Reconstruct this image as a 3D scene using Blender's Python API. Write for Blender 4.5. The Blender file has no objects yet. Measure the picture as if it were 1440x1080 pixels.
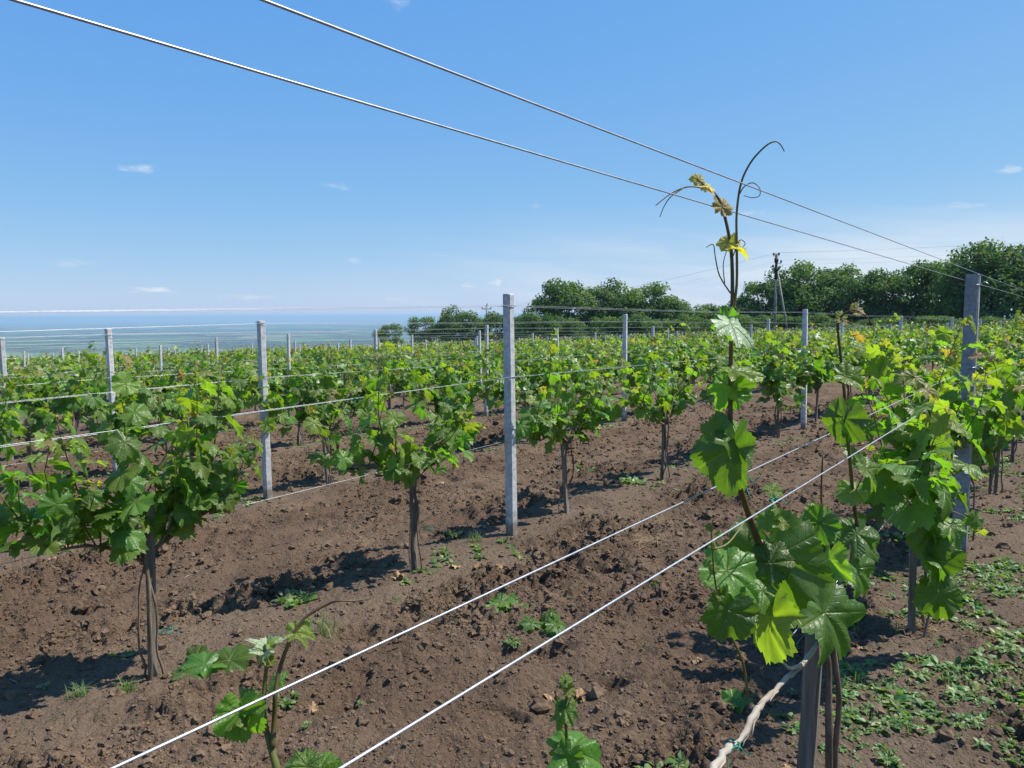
import bpy, math, random
import numpy as np
from mathutils import Vector, Matrix

# ------------------------------------------------------------------ basics
scene = bpy.context.scene
COL = scene.collection
rng = np.random.default_rng(11)
random.seed(11)
F = 1082.0
PITCH = math.atan(96 / F)
ROLL = 0.0046
CAM = np.array([0.0, 0.0, 1.56])
fwd = np.array([0, math.cos(PITCH), -math.sin(PITCH)])
up0 = np.array([0, math.sin(PITCH), math.cos(PITCH)])
rt0 = np.array([1.0, 0, 0])
upv = up0 * math.cos(ROLL) + rt0 * math.sin(ROLL)
rtv = rt0 * math.cos(ROLL) - up0 * math.sin(ROLL)
RD = np.array([0.605, 0.7962])            # direction of the vine rows
RN = np.array([0.7962, -0.605])           # across the rows
ROW0, PITCHROW = -0.63, 3.0
ROTZ = math.atan2(RD[1], RD[0])
SUN_EL, SUN_AZ = math.radians(57), math.radians(80)   # azimuth from +Y towards +X
SUNV = np.array([math.sin(SUN_AZ) * math.cos(SUN_EL), math.cos(SUN_AZ) * math.cos(SUN_EL), math.sin(SUN_EL)])


def ray(px, py):
    return fwd + rtv * ((px - 720) / F) + upv * ((540 - py) / F)


def at_depth(px, py, Y):
    d = ray(px, py)
    return CAM + d * (Y / d[1])


def on_row(px, py, u):
    d = ray(px, py)
    k = d[0] * RN[0] + d[1] * RN[1]
    return CAM + d * (u / k)


def row_u(k):
    return ROW0 if k == 0 else -3.49 - 3.03 * (k - 1)


def ut(x, y):
    return x * RN[0] + y * RN[1], x * RD[0] + y * RD[1]


def xy(u, t):
    return u * RN + t * RD


# ------------------------------------------------------------------ noise
_perm = np.random.default_rng(5).permutation(4096)


def _h(ix, iy):
    return _perm[(_perm[ix & 4095] + iy) & 4095]


def perlin(x, y):
    ix = np.floor(x).astype(np.int64); iy = np.floor(y).astype(np.int64)
    fx = x - ix; fy = y - iy
    sx = fx * fx * fx * (fx * (fx * 6 - 15) + 10); sy = fy * fy * fy * (fy * (fy * 6 - 15) + 10)

    def g(a, b, dx, dy):
        an = _h(a, b) * (2 * math.pi / 4096)
        return np.cos(an) * dx + np.sin(an) * dy
    n0 = g(ix, iy, fx, fy) * (1 - sx) + g(ix + 1, iy, fx - 1, fy) * sx
    n1 = g(ix, iy + 1, fx, fy - 1) * (1 - sx) + g(ix + 1, iy + 1, fx - 1, fy - 1) * sx
    return (n0 * (1 - sy) + n1 * sy) * 1.5


def worley(x, y):
    ix = np.floor(x).astype(np.int64); iy = np.floor(y).astype(np.int64)
    best = np.full(x.shape, 9.0); rid = np.zeros(x.shape)
    for a in (-1, 0, 1):
        for b in (-1, 0, 1):
            h = _h(ix + a, iy + b); h2 = _h(iy + b + 17, ix + a + 31)
            dx = ix + a + h / 4096 - x; dy = iy + b + h2 / 4096 - y
            d = dx * dx + dy * dy
            m = d < best
            best = np.where(m, d, best); rid = np.where(m, _h(h, h2) / 4096, rid)
    return np.sqrt(best), rid


def sstep(a, b, x):
    t = np.clip((x - a) / (b - a), 0, 1)
    return t * t * (3 - 2 * t)


def macro(x, y):
    x = np.asarray(x, float); y = np.asarray(y, float)
    d = np.sqrt(x * x + y * y) + 1e-6
    base = (0.0413 * x - 0.020 * y) * np.minimum(1, 130 / d)
    t = x * RD[0] + y * RD[1]
    s_ = np.clip(t - 4.6, 0, 25.4)
    bend = -0.012 * s_ - 0.0004 * s_ * s_ - 0.017 * np.clip(t - 30, 0, 45)
    return base + bend - 126 * sstep(115, 1500, d)


def rowdist(x, y):
    u, t = ut(x, y)
    return np.abs((u - ROW0 - 0.10 + PITCHROW / 2) % PITCHROW - PITCHROW / 2)


def micro(x, y, full=True):
    x = np.asarray(x, float); y = np.asarray(y, float)
    d = np.sqrt(x * x + y * y)
    fade = 1 - sstep(60, 110, d)
    w = rowdist(x, y)
    till = 0.25 + 0.75 * sstep(0.12, 0.5, w + 0.30 * perlin(x * 1.3 + 3, y * 1.3))
    z = 0.032 * perlin(x * 0.9, y * 0.9) + 0.035 * (1 - sstep(0.1, 0.75, w)) - 0.03
    z = z + till * 0.028 * perlin(x * 2.7 + 9, y * 2.7)
    z = z + till * 0.016 * perlin(x * 5.1 + 2, y * 5.1)
    if full:
        patch = 0.28 + 0.72 * sstep(-0.15, 0.30, perlin(x * 0.8 + 40, y * 0.8 + 7) + 0.5 * perlin(x * 2.2, y * 2.2 + 70))
        shoulder = 0.55 + 0.65 * sstep(0.30, 0.5, w) * (1 - sstep(0.75, 1.15, w))
        amp = (0.10 + 0.9 * till) * patch * shoulder * 1.25
        n0, r0 = worley(x * 4.6 + 3, y * 4.6 + 8)
        z = z + amp * 0.055 * np.clip(0.62 - n0, -0.1, 0.5) * (r0 > 0.5)
        n1, r1 = worley(x * 9, y * 9)
        z = z + amp * 0.058 * np.clip(0.75 - n1, -0.2, 0.6) * (r1 > 0.35) * (0.5 + r1)
        n2, r2 = worley(x * 22 + 5, y * 22)
        z = z + amp * 0.040 * np.clip(0.7 - n2, -0.2, 0.6) * (0.4 + r2)
        z = z + (0.35 + amp) * 0.011 * perlin(x * 30, y * 30) + amp * 0.006 * perlin(x * 63, y * 63)
        z = z - (0.15 + amp) * 0.016 * sstep(0.34, 0.62, perlin(x * 15 + 5, y * 15 + 61)) - (0.15 + amp) * 0.012 * sstep(0.30, 0.6, perlin(x * 29 + 15, y * 29 + 6))
        uu, tt = ut(x, y)
        z = z + till * 0.016 * np.sin(uu * 15 + 1.5 * perlin(tt * 0.6, uu * 0.5)) * sstep(-0.3, 0.3, perlin(x * 0.5 + 9, y * 0.5 + 21))
        # hoof and tool pits
        pit = perlin(x * 3.4 + 77, y * 3.4 + 13)
        z = z - till * 0.05 * sstep(0.42, 0.62, pit)
    return z * fade


def gz(x, y):
    return float(macro(x, y) + micro(x, y, False))


def ground_hit(px, py):
    d = ray(px, py)
    s = 1.0
    lo, hi = 0.2, 400.0
    for _ in range(60):
        mid = (lo + hi) / 2
        p = CAM + d * mid
        if p[2] > gz(p[0], p[1]): lo = mid
        else: hi = mid
    return CAM + d * lo


# ------------------------------------------------------------------ mesh helpers
class MB:
    """collects tubes, boxes and leaf sheets; build() links them as one mesh object"""

    def __init__(s):
        s.V = []; s.T = []; s.Q = []; s.TM = []; s.QM = []; s.n = 0
        s.tint = []; s.rnd = []; s.luv = []

    def add(s, V, T=None, Q=None, mat=0, tint=0.0, rnd=0.0, luv=None):
        V = np.asarray(V, np.float32).reshape(-1, 3)
        m = len(V)
        s.V.append(V)
        if T is not None and len(T):
            T = np.asarray(T, np.int32); s.T.append(T + s.n); s.TM.append(np.full(len(T), mat, np.int32))
        if Q is not None and len(Q):
            Q = np.asarray(Q, np.int32); s.Q.append(Q + s.n); s.QM.append(np.full(len(Q), mat, np.int32))
        s.tint.append(np.broadcast_to(np.asarray(tint, np.float32), (m,)))
        s.rnd.append(np.broadcast_to(np.asarray(rnd, np.float32), (m,)))
        s.luv.append(np.zeros((m, 3), np.float32) if luv is None else np.asarray(luv, np.float32))
        s.n += m

    def merge(s, o, M=None, off=None, mat=None):
        if not o.n: return
        V = np.concatenate(o.V)
        if M is not None: V = V @ np.asarray(M, np.float32).T
        if off is not None: V = V + np.asarray(off, np.float32)
        s.V.append(V)
        for a, am, b, bm in ((o.T, o.TM, s.T, s.TM), (o.Q, o.QM, s.Q, s.QM)):
            if a:
                A = np.concatenate(a); b.append(A + s.n)
                bm.append(np.concatenate(am) if mat is None else np.full(len(A), mat, np.int32))
        s.tint.append(np.concatenate(o.tint)); s.rnd.append(np.concatenate(o.rnd)); s.luv.append(np.concatenate(o.luv))
        s.n += o.n

    def tube(s, P, R, n=6, cap=True, mat=0, tint=0.0, rnd=0.0):
        P = np.asarray(P, float); m = len(P)
        R = np.broadcast_to(np.asarray(R, float), (m,))
        tg = np.gradient(P, axis=0)
        tg /= np.linalg.norm(tg, axis=1)[:, None] + 1e-12
        a = np.array([0, 0, 1.0]) if abs(tg[0][2]) < 0.9 else np.array([1.0, 0, 0])
        nrm = np.cross(tg[0], a); nrm /= np.linalg.norm(nrm)
        an = np.arange(n) * 2 * math.pi / n
        V = []
        for i in range(m):
            nrm = nrm - tg[i] * nrm.dot(tg[i]); nrm /= np.linalg.norm(nrm) + 1e-12
            b = np.cross(tg[i], nrm)
            V.append(P[i] + R[i] * (np.cos(an)[:, None] * nrm + np.sin(an)[:, None] * b))
        V = np.concatenate(V)
        i = np.arange(m - 1)[:, None] * n; j = np.arange(n)[None]; j2 = (j + 1) % n
        Q = np.stack([i + j, i + j2, i + n + j2, i + n + j], -1).reshape(-1, 4)
        T = None
        if cap:
            V = np.concatenate([V, P[:1], P[-1:]])
            c0, c1 = m * n, m * n + 1
            j = np.arange(n); j2 = (j + 1) % n
            T = np.concatenate([np.stack([np.full(n, c0), j2, j], -1), np.stack([np.full(n, c1), (m - 1) * n + j, (m - 1) * n + j2], -1)])
        s.add(V, T, Q, mat, tint, rnd)

    def arrays(s):
        V = np.concatenate(s.V)
        T = np.concatenate(s.T) if s.T else np.zeros((0, 3), np.int32)
        Q = np.concatenate(s.Q) if s.Q else np.zeros((0, 4), np.int32)
        mi = np.concatenate((s.TM if s.T else []) + (s.QM if s.Q else []) + [np.zeros(0, np.int32)])
        return V, T, Q, mi

    def mesh(s, name, mats, smooth=True):
        V, T, Q, mi = s.arrays()
        me = bpy.data.meshes.new(name)
        me.vertices.add(len(V)); me.vertices.foreach_set('co', V.astype(np.float32).ravel())
        nl = len(T) * 3 + len(Q) * 4
        me.loops.add(nl); me.loops.foreach_set('vertex_index', np.concatenate([T.ravel(), Q.ravel()]).astype(np.int32))
        me.polygons.add(len(T) + len(Q))
        st = np.concatenate([np.arange(len(T)) * 3, len(T) * 3 + np.arange(len(Q)) * 4]).astype(np.int32)
        me.polygons.foreach_set('loop_start', st)
        me.polygons.foreach_set('material_index', mi.astype(np.int32))
        me.polygons.foreach_set('use_smooth', np.full(len(st), smooth, bool))
        for nm, arr, ty in (('tint', s.tint, 'FLOAT'), ('rnd', s.rnd, 'FLOAT')):
            a = me.attributes.new(nm, ty, 'POINT'); a.data.foreach_set('value', np.concatenate(arr).astype(np.float32))
        a = me.attributes.new('luv', 'FLOAT_VECTOR', 'POINT'); a.data.foreach_set('vector', np.concatenate(s.luv).astype(np.float32).ravel())
        for m in (mats if isinstance(mats, (list, tuple)) else [mats]): me.materials.append(m)
        me.update(calc_edges=True)
        return me

    def build(s, name, mats, parent=None, smooth=True, loc=None, rz=0):
        o = bpy.data.objects.new(name, s.mesh(name, mats, smooth)); COL.objects.link(o)
        if parent is not None: o.parent = parent
        if loc is not None: o.location = [float(c) for c in loc]
        o.rotation_euler = (0, 0, rz)
        return o


def tag(o, label=None, cat=None, group=None, kind=None):
    if label: o['label'] = label
    if cat: o['category'] = cat
    if group: o['group'] = group
    if kind: o['kind'] = kind
    return o


def empty(name, loc, rz=0):
    o = bpy.data.objects.new(name, None); COL.objects.link(o)
    o.empty_display_size = 0.1
    o.location = [float(c) for c in loc]; o.rotation_euler = (0, 0, rz)
    return o


def link_copy(o, parent=None):
    c = o.copy(); COL.objects.link(c); c.parent = parent
    for ch in o.children:
        link_copy(ch, c)
    return c


def ordinal(n):
    if 10 <= n % 100 <= 20: return '%dth' % n
    return '%d%s' % (n, {1: 'st', 2: 'nd', 3: 'rd'}.get(n % 10, 'th'))


ORDW = ['first', 'second', 'third', 'fourth', 'fifth', 'sixth', 'seventh', 'eighth', 'ninth', 'tenth', 'eleventh', 'twelfth']


def ordw(n):
    return ORDW[n - 1] if n <= 12 else ordinal(n)


# ------------------------------------------------------------------ materials
def newmat(name):
    m = bpy.data.materials.new(name); m.use_nodes = True
    nt = m.node_tree
    for n in list(nt.nodes):
        if n.type != 'OUTPUT_MATERIAL' and n.type != 'BSDF_PRINCIPLED': nt.nodes.remove(n)
    return m, nt, nt.nodes['Principled BSDF'], nt.nodes['Material Output']


def N(nt, typ, **kw):
    n = nt.nodes.new(typ)
    for k, v in kw.items():
        if k.startswith('i_'):
            n.inputs[int(k[2:])].default_value = v
        else:
            setattr(n, k, v)
    return n


def L(nt, a, b):
    nt.links.new(a, b)


def math_(nt, op, a, b=None, c=None, clamp=False):
    n = nt.nodes.new('ShaderNodeMath'); n.operation = op; n.use_clamp = clamp
    for i, v in enumerate((a, b, c)):
        if v is None: continue
        if isinstance(v, (int, float)): n.inputs[i].default_value = v
        else: nt.links.new(v, n.inputs[i])
    return n.outputs[0]


def mixc(nt, fac, a, b, mode='MIX'):
    n = nt.nodes.new('ShaderNodeMix'); n.data_type = 'RGBA'; n.blend_type = mode
    for sock, v in ((n.inputs[0], fac), (n.inputs[6], a), (n.inputs[7], b)):
        if isinstance(v, (int, float)): sock.default_value = v
        elif isinstance(v, tuple): sock.default_value = (*v[:3], 1)
        else: nt.links.new(v, sock)
    return n.outputs[2]


def ramp(nt, fac, stops, interp='LINEAR'):
    n = nt.nodes.new('ShaderNodeValToRGB'); n.color_ramp.interpolation = interp
    cr = n.color_ramp
    while len(cr.elements) < len(stops): cr.elements.new(0.5)
    for e, (p, c) in zip(cr.elements, stops):
        e.position = p; e.color = (*c, 1) if len(c) == 3 else c
    nt.links.new(fac, n.inputs[0])
    return n.outputs[0]


def maprange(nt, v, a, b, c=0.0, d=1.0):
    n = nt.nodes.new('ShaderNodeMapRange'); n.interpolation_type = 'SMOOTHSTEP'
    n.inputs[1].default_value = a; n.inputs[2].default_value = b; n.inputs[3].default_value = c; n.inputs[4].default_value = d
    nt.links.new(v, n.inputs[0])
    return n.outputs[0]


def attr(nt, name):
    return nt.nodes.new('ShaderNodeAttribute') if False else N(nt, 'ShaderNodeAttribute', attribute_name=name)


def leaf_material(name, detailed, ramp_stops, trans=0.46, rough=0.42):
    m, nt, bs, out = newmat(name)
    tint = attr(nt, 'tint').outputs['Fac']; rnd = attr(nt, 'rnd').outputs['Fac']
    luv = attr(nt, 'luv').outputs['Vector']
    col = ramp(nt, tint, ramp_stops)
    hs = N(nt, 'ShaderNodeHueSaturation')
    L(nt, math_(nt, 'MULTIPLY_ADD', rnd, 0.05, 0.475), hs.inputs[0])
    L(nt, math_(nt, 'MULTIPLY_ADD', rnd, 0.50, 0.86), hs.inputs[2]); L(nt, col, hs.inputs[4])
    col = hs.outputs[0]
    vein = None
    if detailed:
        sep = N(nt, 'ShaderNodeSeparateXYZ'); L(nt, luv, sep.inputs[0])
        x, y = sep.outputs[0], sep.outputs[1]
        ax = math_(nt, 'ABSOLUTE', x)
        for ang in (0.0, 0.93, 1.85):
            c, s_ = math.cos(ang), math.sin(ang)
            dd = math_(nt, 'ABSOLUTE', math_(nt, 'SUBTRACT', math_(nt, 'MULTIPLY', ax, c), math_(nt, 'MULTIPLY', y, s_)))
            al = math_(nt, 'ADD', math_(nt, 'MULTIPLY', ax, s_), math_(nt, 'MULTIPLY', y, c))
            g = math_(nt, 'SUBTRACT', 1.0, math_(nt, 'DIVIDE', dd, 0.028), clamp=True)
            g = math_(nt, 'MULTIPLY', g, math_(nt, 'GREATER_THAN', al, 0.0))
            # side veins in chevrons off each main vein
            wv = math_(nt, 'FRACT', math_(nt, 'MULTIPLY', math_(nt, 'SUBTRACT', al, math_(nt, 'MULTIPLY', dd, 0.8)), 6.5))
            wv = math_(nt, 'SUBTRACT', 1.0, math_(nt, 'DIVIDE', math_(nt, 'ABSOLUTE', math_(nt, 'SUBTRACT', wv, 0.5)), 0.10), clamp=True)
            near = math_(nt, 'MULTIPLY', math_(nt, 'LESS_THAN', dd, math_(nt, 'MULTIPLY', al, 0.45)), math_(nt, 'GREATER_THAN', al, 0.06))
            g2 = math_(nt, 'MULTIPLY', math_(nt, 'MULTIPLY', wv, near), 0.45)
            g = math_(nt, 'MAXIMUM', g, g2)
            vein = g if vein is None else math_(nt, 'MAXIMUM', vein, g)
        col = mixc(nt, math_(nt, 'MULTIPLY', vein, 0.5), col, mixc(nt, 0.5, col, (0.30, 0.36, 0.10)))
        # blistered blade between the veins
        add = N(nt, 'ShaderNodeVectorMath', operation='ADD'); L(nt, luv, add.inputs[0])
        cmb = N(nt, 'ShaderNodeCombineXYZ'); L(nt, math_(nt, 'MULTIPLY', rnd, 37.0), cmb.inputs[0]); L(nt, math_(nt, 'MULTIPLY', rnd, 91.0), cmb.inputs[1])
        L(nt, cmb.outputs[0], add.inputs[1])
        vo = N(nt, 'ShaderNodeTexVoronoi', feature='SMOOTH_F1'); vo.inputs['Scale'].default_value = 13.0; L(nt, add.outputs[0], vo.inputs['Vector'])
        no = N(nt, 'ShaderNodeTexNoise'); no.inputs['Scale'].default_value = 5.0; no.inputs['Detail'].default_value = 4; L(nt, add.outputs[0], no.inputs['Vector'])
        hgt = math_(nt, 'ADD', math_(nt, 'MULTIPLY', vo.outputs['Distance'], -0.22), math_(nt, 'MULTIPLY', no.outputs[0], 0.55))
        hgt = math_(nt, 'SUBTRACT', hgt, math_(nt, 'MULTIPLY', vein, 0.45))
        bp = N(nt, 'ShaderNodeBump'); bp.inputs['Strength'].default_value = 0.75; bp.inputs['Distance'].default_value = 0.007
        L(nt, hgt, bp.inputs['Height']); L(nt, bp.outputs[0], bs.inputs['Normal'])
        col = mixc(nt, maprange(nt, no.outputs[0], 0.35, 0.7, 0, 0.35), col, mixc(nt, 0.6, col, (0.10, 0.16, 0.02)))
    geo = N(nt, 'ShaderNodeNewGeometry')
    pale = mixc(nt, 0.35, col, (0.16, 0.22, 0.10))
    colf = mixc(nt, geo.outputs['Backfacing'], col, pale)
    L(nt, colf, bs.inputs['Base Color'])
    L(nt, math_(nt, 'MULTIPLY_ADD', geo.outputs['Backfacing'], 0.3, rough), bs.inputs['Roughness'])
    bs.inputs['Specular IOR Level'].default_value = 0.5
    tr = N(nt, 'ShaderNodeBsdfTranslucent')
    tc = mixc(nt, 1.0, col, (2.35, 2.6, 0.5), 'MULTIPLY')
    L(nt, tc, tr.inputs[0])
    mx = N(nt, 'ShaderNodeMixShader'); mx.inputs[0].default_value = trans
    L(nt, bs.outputs[0], mx.inputs[1]); L(nt, tr.outputs[0], mx.inputs[2]); L(nt, mx.outputs[0], out.inputs['Surface'])
    return m


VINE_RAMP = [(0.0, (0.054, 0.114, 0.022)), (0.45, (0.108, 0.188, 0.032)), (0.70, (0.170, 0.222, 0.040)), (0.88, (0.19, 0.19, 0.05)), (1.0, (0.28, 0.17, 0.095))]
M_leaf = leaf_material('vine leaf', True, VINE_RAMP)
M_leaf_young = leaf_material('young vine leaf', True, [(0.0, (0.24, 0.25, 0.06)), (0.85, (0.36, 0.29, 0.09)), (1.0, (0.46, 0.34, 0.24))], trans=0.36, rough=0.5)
M_leaf_pale = leaf_material('pale and sun-glint vine leaf', True, [(0.0, (0.25, 0.31, 0.20)), (1.0, (0.34, 0.35, 0.22))], trans=0.25, rough=0.45)  # sun glint of one leaf put into a pale colour; also pale shoot tips
M_leaf_far = leaf_material('vine leaf plain', False, VINE_RAMP, trans=0.36, rough=0.42)
M_weed = leaf_material('weed leaf', False, [(0.0, (0.05, 0.11, 0.028)), (0.6, (0.10, 0.175, 0.045)), (1.0, (0.20, 0.22, 0.075))], trans=0.3, rough=0.5)
M_tree_leaf = leaf_material('tree leaf', False, [(0.0, (0.034, 0.074, 0.022)), (0.5, (0.062, 0.118, 0.032)), (1.0, (0.15, 0.20, 0.06))], trans=0.28, rough=0.55)


def simple(name, c1, c2, scale, rough=0.8, bump=0.3, dist=0.004, metallic=0.0, stretch=None, spec=0.3):
    m, nt, bs, out = newmat(name)
    tc = N(nt, 'ShaderNodeTexCoord')
    mp = N(nt, 'ShaderNodeMapping'); L(nt, tc.outputs['Object'], mp.inputs[0])
    if stretch: mp.inputs['Scale'].default_value = stretch
    no = N(nt, 'ShaderNodeTexNoise'); no.inputs['Scale'].default_value = scale; no.inputs['Detail'].default_value = 6; no.inputs['Roughness'].default_value = 0.65
    L(nt, mp.outputs[0], no.inputs['Vector'])
    oi = N(nt, 'ShaderNodeObjectInfo')
    col = mixc(nt, maprange(nt, no.outputs[0], 0.32, 0.68), c1, c2)
    col = mixc(nt, math_(nt, 'MULTIPLY', oi.outputs['Random'], 0.22), col, (0.02, 0.02, 0.02))
    L(nt, col, bs.inputs['Base Color'])
    bs.inputs['Roughness'].default_value = rough; bs.inputs['Metallic'].default_value = metallic
    bs.inputs['Specular IOR Level'].default_value = spec
    if bump:
        bp = N(nt, 'ShaderNodeBump'); bp.inputs['Strength'].default_value = bump; bp.inputs['Distance'].default_value = dist
        L(nt, no.outputs[0], bp.inputs['Height']); L(nt, bp.outputs[0], bs.inputs['Normal'])
    return m


M_conc = simple('post concrete', (0.46, 0.46, 0.45), (0.68, 0.68, 0.67), 26, 0.85, 0.5, 0.004)
M_conc_shaded = simple('shaded post concrete', (0.21, 0.215, 0.22), (0.33, 0.335, 0.335), 40, 0.9, 0.6, 0.004)  # darker copy of the post concrete, with a post's shaded side put into the colour
M_wood = simple('stake wood', (0.13, 0.105, 0.082), (0.30, 0.255, 0.21), 30, 0.85, 0.7, 0.004, stretch=(1, 1, 0.08))
M_bark = simple('vine bark', (0.095, 0.066, 0.045), (0.25, 0.18, 0.125), 40, 0.9, 0.9, 0.006, stretch=(1, 1, 0.2))
M_cane = simple('dry cane', (0.30, 0.25, 0.19), (0.52, 0.46, 0.38), 25, 0.8, 0.7, 0.003, stretch=(0.2, 0.2, 1))
M_wire = simple('galvanised wire', (0.40, 0.41, 0.43), (0.58, 0.59, 0.61), 60, 0.42, 0.0, metallic=0.6, spec=0.6)
M_shoot = simple('vine shoot', (0.10, 0.085, 0.020), (0.13, 0.15, 0.03), 12, 0.5, 0.0)
M_shoot_brown = simple('ripening shoot', (0.085, 0.050, 0.020), (0.13, 0.105, 0.03), 12, 0.5, 0.15)
M_petiole = simple('petiole', (0.16, 0.17, 0.04), (0.20, 0.13, 0.05), 12, 0.5, 0.0)
M_tendril = simple('tendril', (0.13, 0.11, 0.03), (0.20, 0.17, 0.05), 12, 0.45, 0.0)
M_twine = simple('green twine', (0.02, 0.20, 0.12), (0.05, 0.32, 0.22), 60, 0.6, 0.0)
M_trunk = simple('tree bark', (0.05, 0.042, 0.034), (0.10, 0.085, 0.07), 4, 0.9, 0.8, 0.05)
M_pole = simple('weathered pole', (0.20, 0.18, 0.15), (0.34, 0.31, 0.27), 3, 0.85, 0.4, 0.01)
M_dark = simple('dark iron', (0.012, 0.012, 0.014), (0.03, 0.03, 0.03), 10, 0.5, 0.0)
M_deadleaf = simple('dead leaf', (0.27, 0.15, 0.07), (0.44, 0.29, 0.16), 16, 0.75, 0.6, 0.006)
M_straw = simple('straw', (0.38, 0.27, 0.13), (0.55, 0.42, 0.24), 20, 0.7, 0.0)
M_twig = simple('twig', (0.15, 0.11, 0.075), (0.40, 0.33, 0.25), 25, 0.8, 0.4, 0.003)


for m_ in (M_conc, M_conc_shaded):
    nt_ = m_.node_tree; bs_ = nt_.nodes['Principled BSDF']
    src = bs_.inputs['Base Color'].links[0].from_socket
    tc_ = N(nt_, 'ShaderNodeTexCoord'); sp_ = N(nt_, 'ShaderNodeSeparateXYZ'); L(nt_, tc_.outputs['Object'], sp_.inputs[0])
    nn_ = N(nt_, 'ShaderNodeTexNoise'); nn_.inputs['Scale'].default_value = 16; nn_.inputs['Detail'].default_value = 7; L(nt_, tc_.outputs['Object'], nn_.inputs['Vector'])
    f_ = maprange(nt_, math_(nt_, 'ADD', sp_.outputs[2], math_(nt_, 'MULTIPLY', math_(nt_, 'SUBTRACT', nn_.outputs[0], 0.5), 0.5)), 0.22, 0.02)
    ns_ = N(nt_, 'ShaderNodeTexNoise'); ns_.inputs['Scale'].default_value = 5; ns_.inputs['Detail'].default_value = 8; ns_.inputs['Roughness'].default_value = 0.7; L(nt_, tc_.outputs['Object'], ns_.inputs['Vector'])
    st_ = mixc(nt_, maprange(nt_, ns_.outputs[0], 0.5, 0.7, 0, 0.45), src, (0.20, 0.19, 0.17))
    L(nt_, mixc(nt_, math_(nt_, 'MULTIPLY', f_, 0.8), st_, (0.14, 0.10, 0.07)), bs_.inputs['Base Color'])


def soil_nodes(nt, vec, fine=True):
    n1 = N(nt, 'ShaderNodeTexNoise'); n1.inputs['Scale'].default_value = 0.9; n1.inputs['Detail'].default_value = 5; L(nt, vec, n1.inputs['Vector'])
    n2 = N(nt, 'ShaderNodeTexNoise'); n2.inputs['Scale'].default_value = 14; n2.inputs['Detail'].default_value = 6; n2.inputs['Roughness'].default_value = 0.7; L(nt, vec, n2.inputs['Vector'])
    c = mixc(nt, maprange(nt, n1.outputs[0], 0.35, 0.65), (0.134, 0.087, 0.055), (0.206, 0.142, 0.092))
    c = mixc(nt, maprange(nt, n2.outputs[0], 0.3, 0.7, 0.0, 0.55), c, (0.080, 0.053, 0.035))
    n3 = N(nt, 'ShaderNodeTexNoise'); n3.inputs['Scale'].default_value = 120; n3.inputs['Detail'].default_value = 5; n3.inputs['Roughness'].default_value = 0.75; L(nt, vec, n3.inputs['Vector'])
    c = mixc(nt, maprange(nt, n3.outputs[0], 0.42, 0.72, 0.0, 0.4), c, (0.20, 0.148, 0.105))
    h = math_(nt, 'ADD', math_(nt, 'MULTIPLY', n2.outputs[0], 0.8), math_(nt, 'MULTIPLY', n3.outputs[0], 0.5))
    for sc, wt in ((48, 0.42), (115, 0.26)):      # broken crumbs
        vo = N(nt, 'ShaderNodeTexVoronoi'); vo.inputs['Scale'].default_value = sc; L(nt, vec, vo.inputs['Vector'])
        h = math_(nt, 'SUBTRACT', h, math_(nt, 'MULTIPLY', vo.outputs['Distance'], wt))
        if sc == 115:
            sv = N(nt, 'ShaderNodeSeparateColor'); L(nt, vo.outputs['Color'], sv.inputs[0])
            c = mixc(nt, math_(nt, 'MULTIPLY', sv.outputs[0], 0.5), c, mixc(nt, 1.0, c, (0.55, 0.52, 0.50), 'MULTIPLY'))
    return c, h


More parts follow.
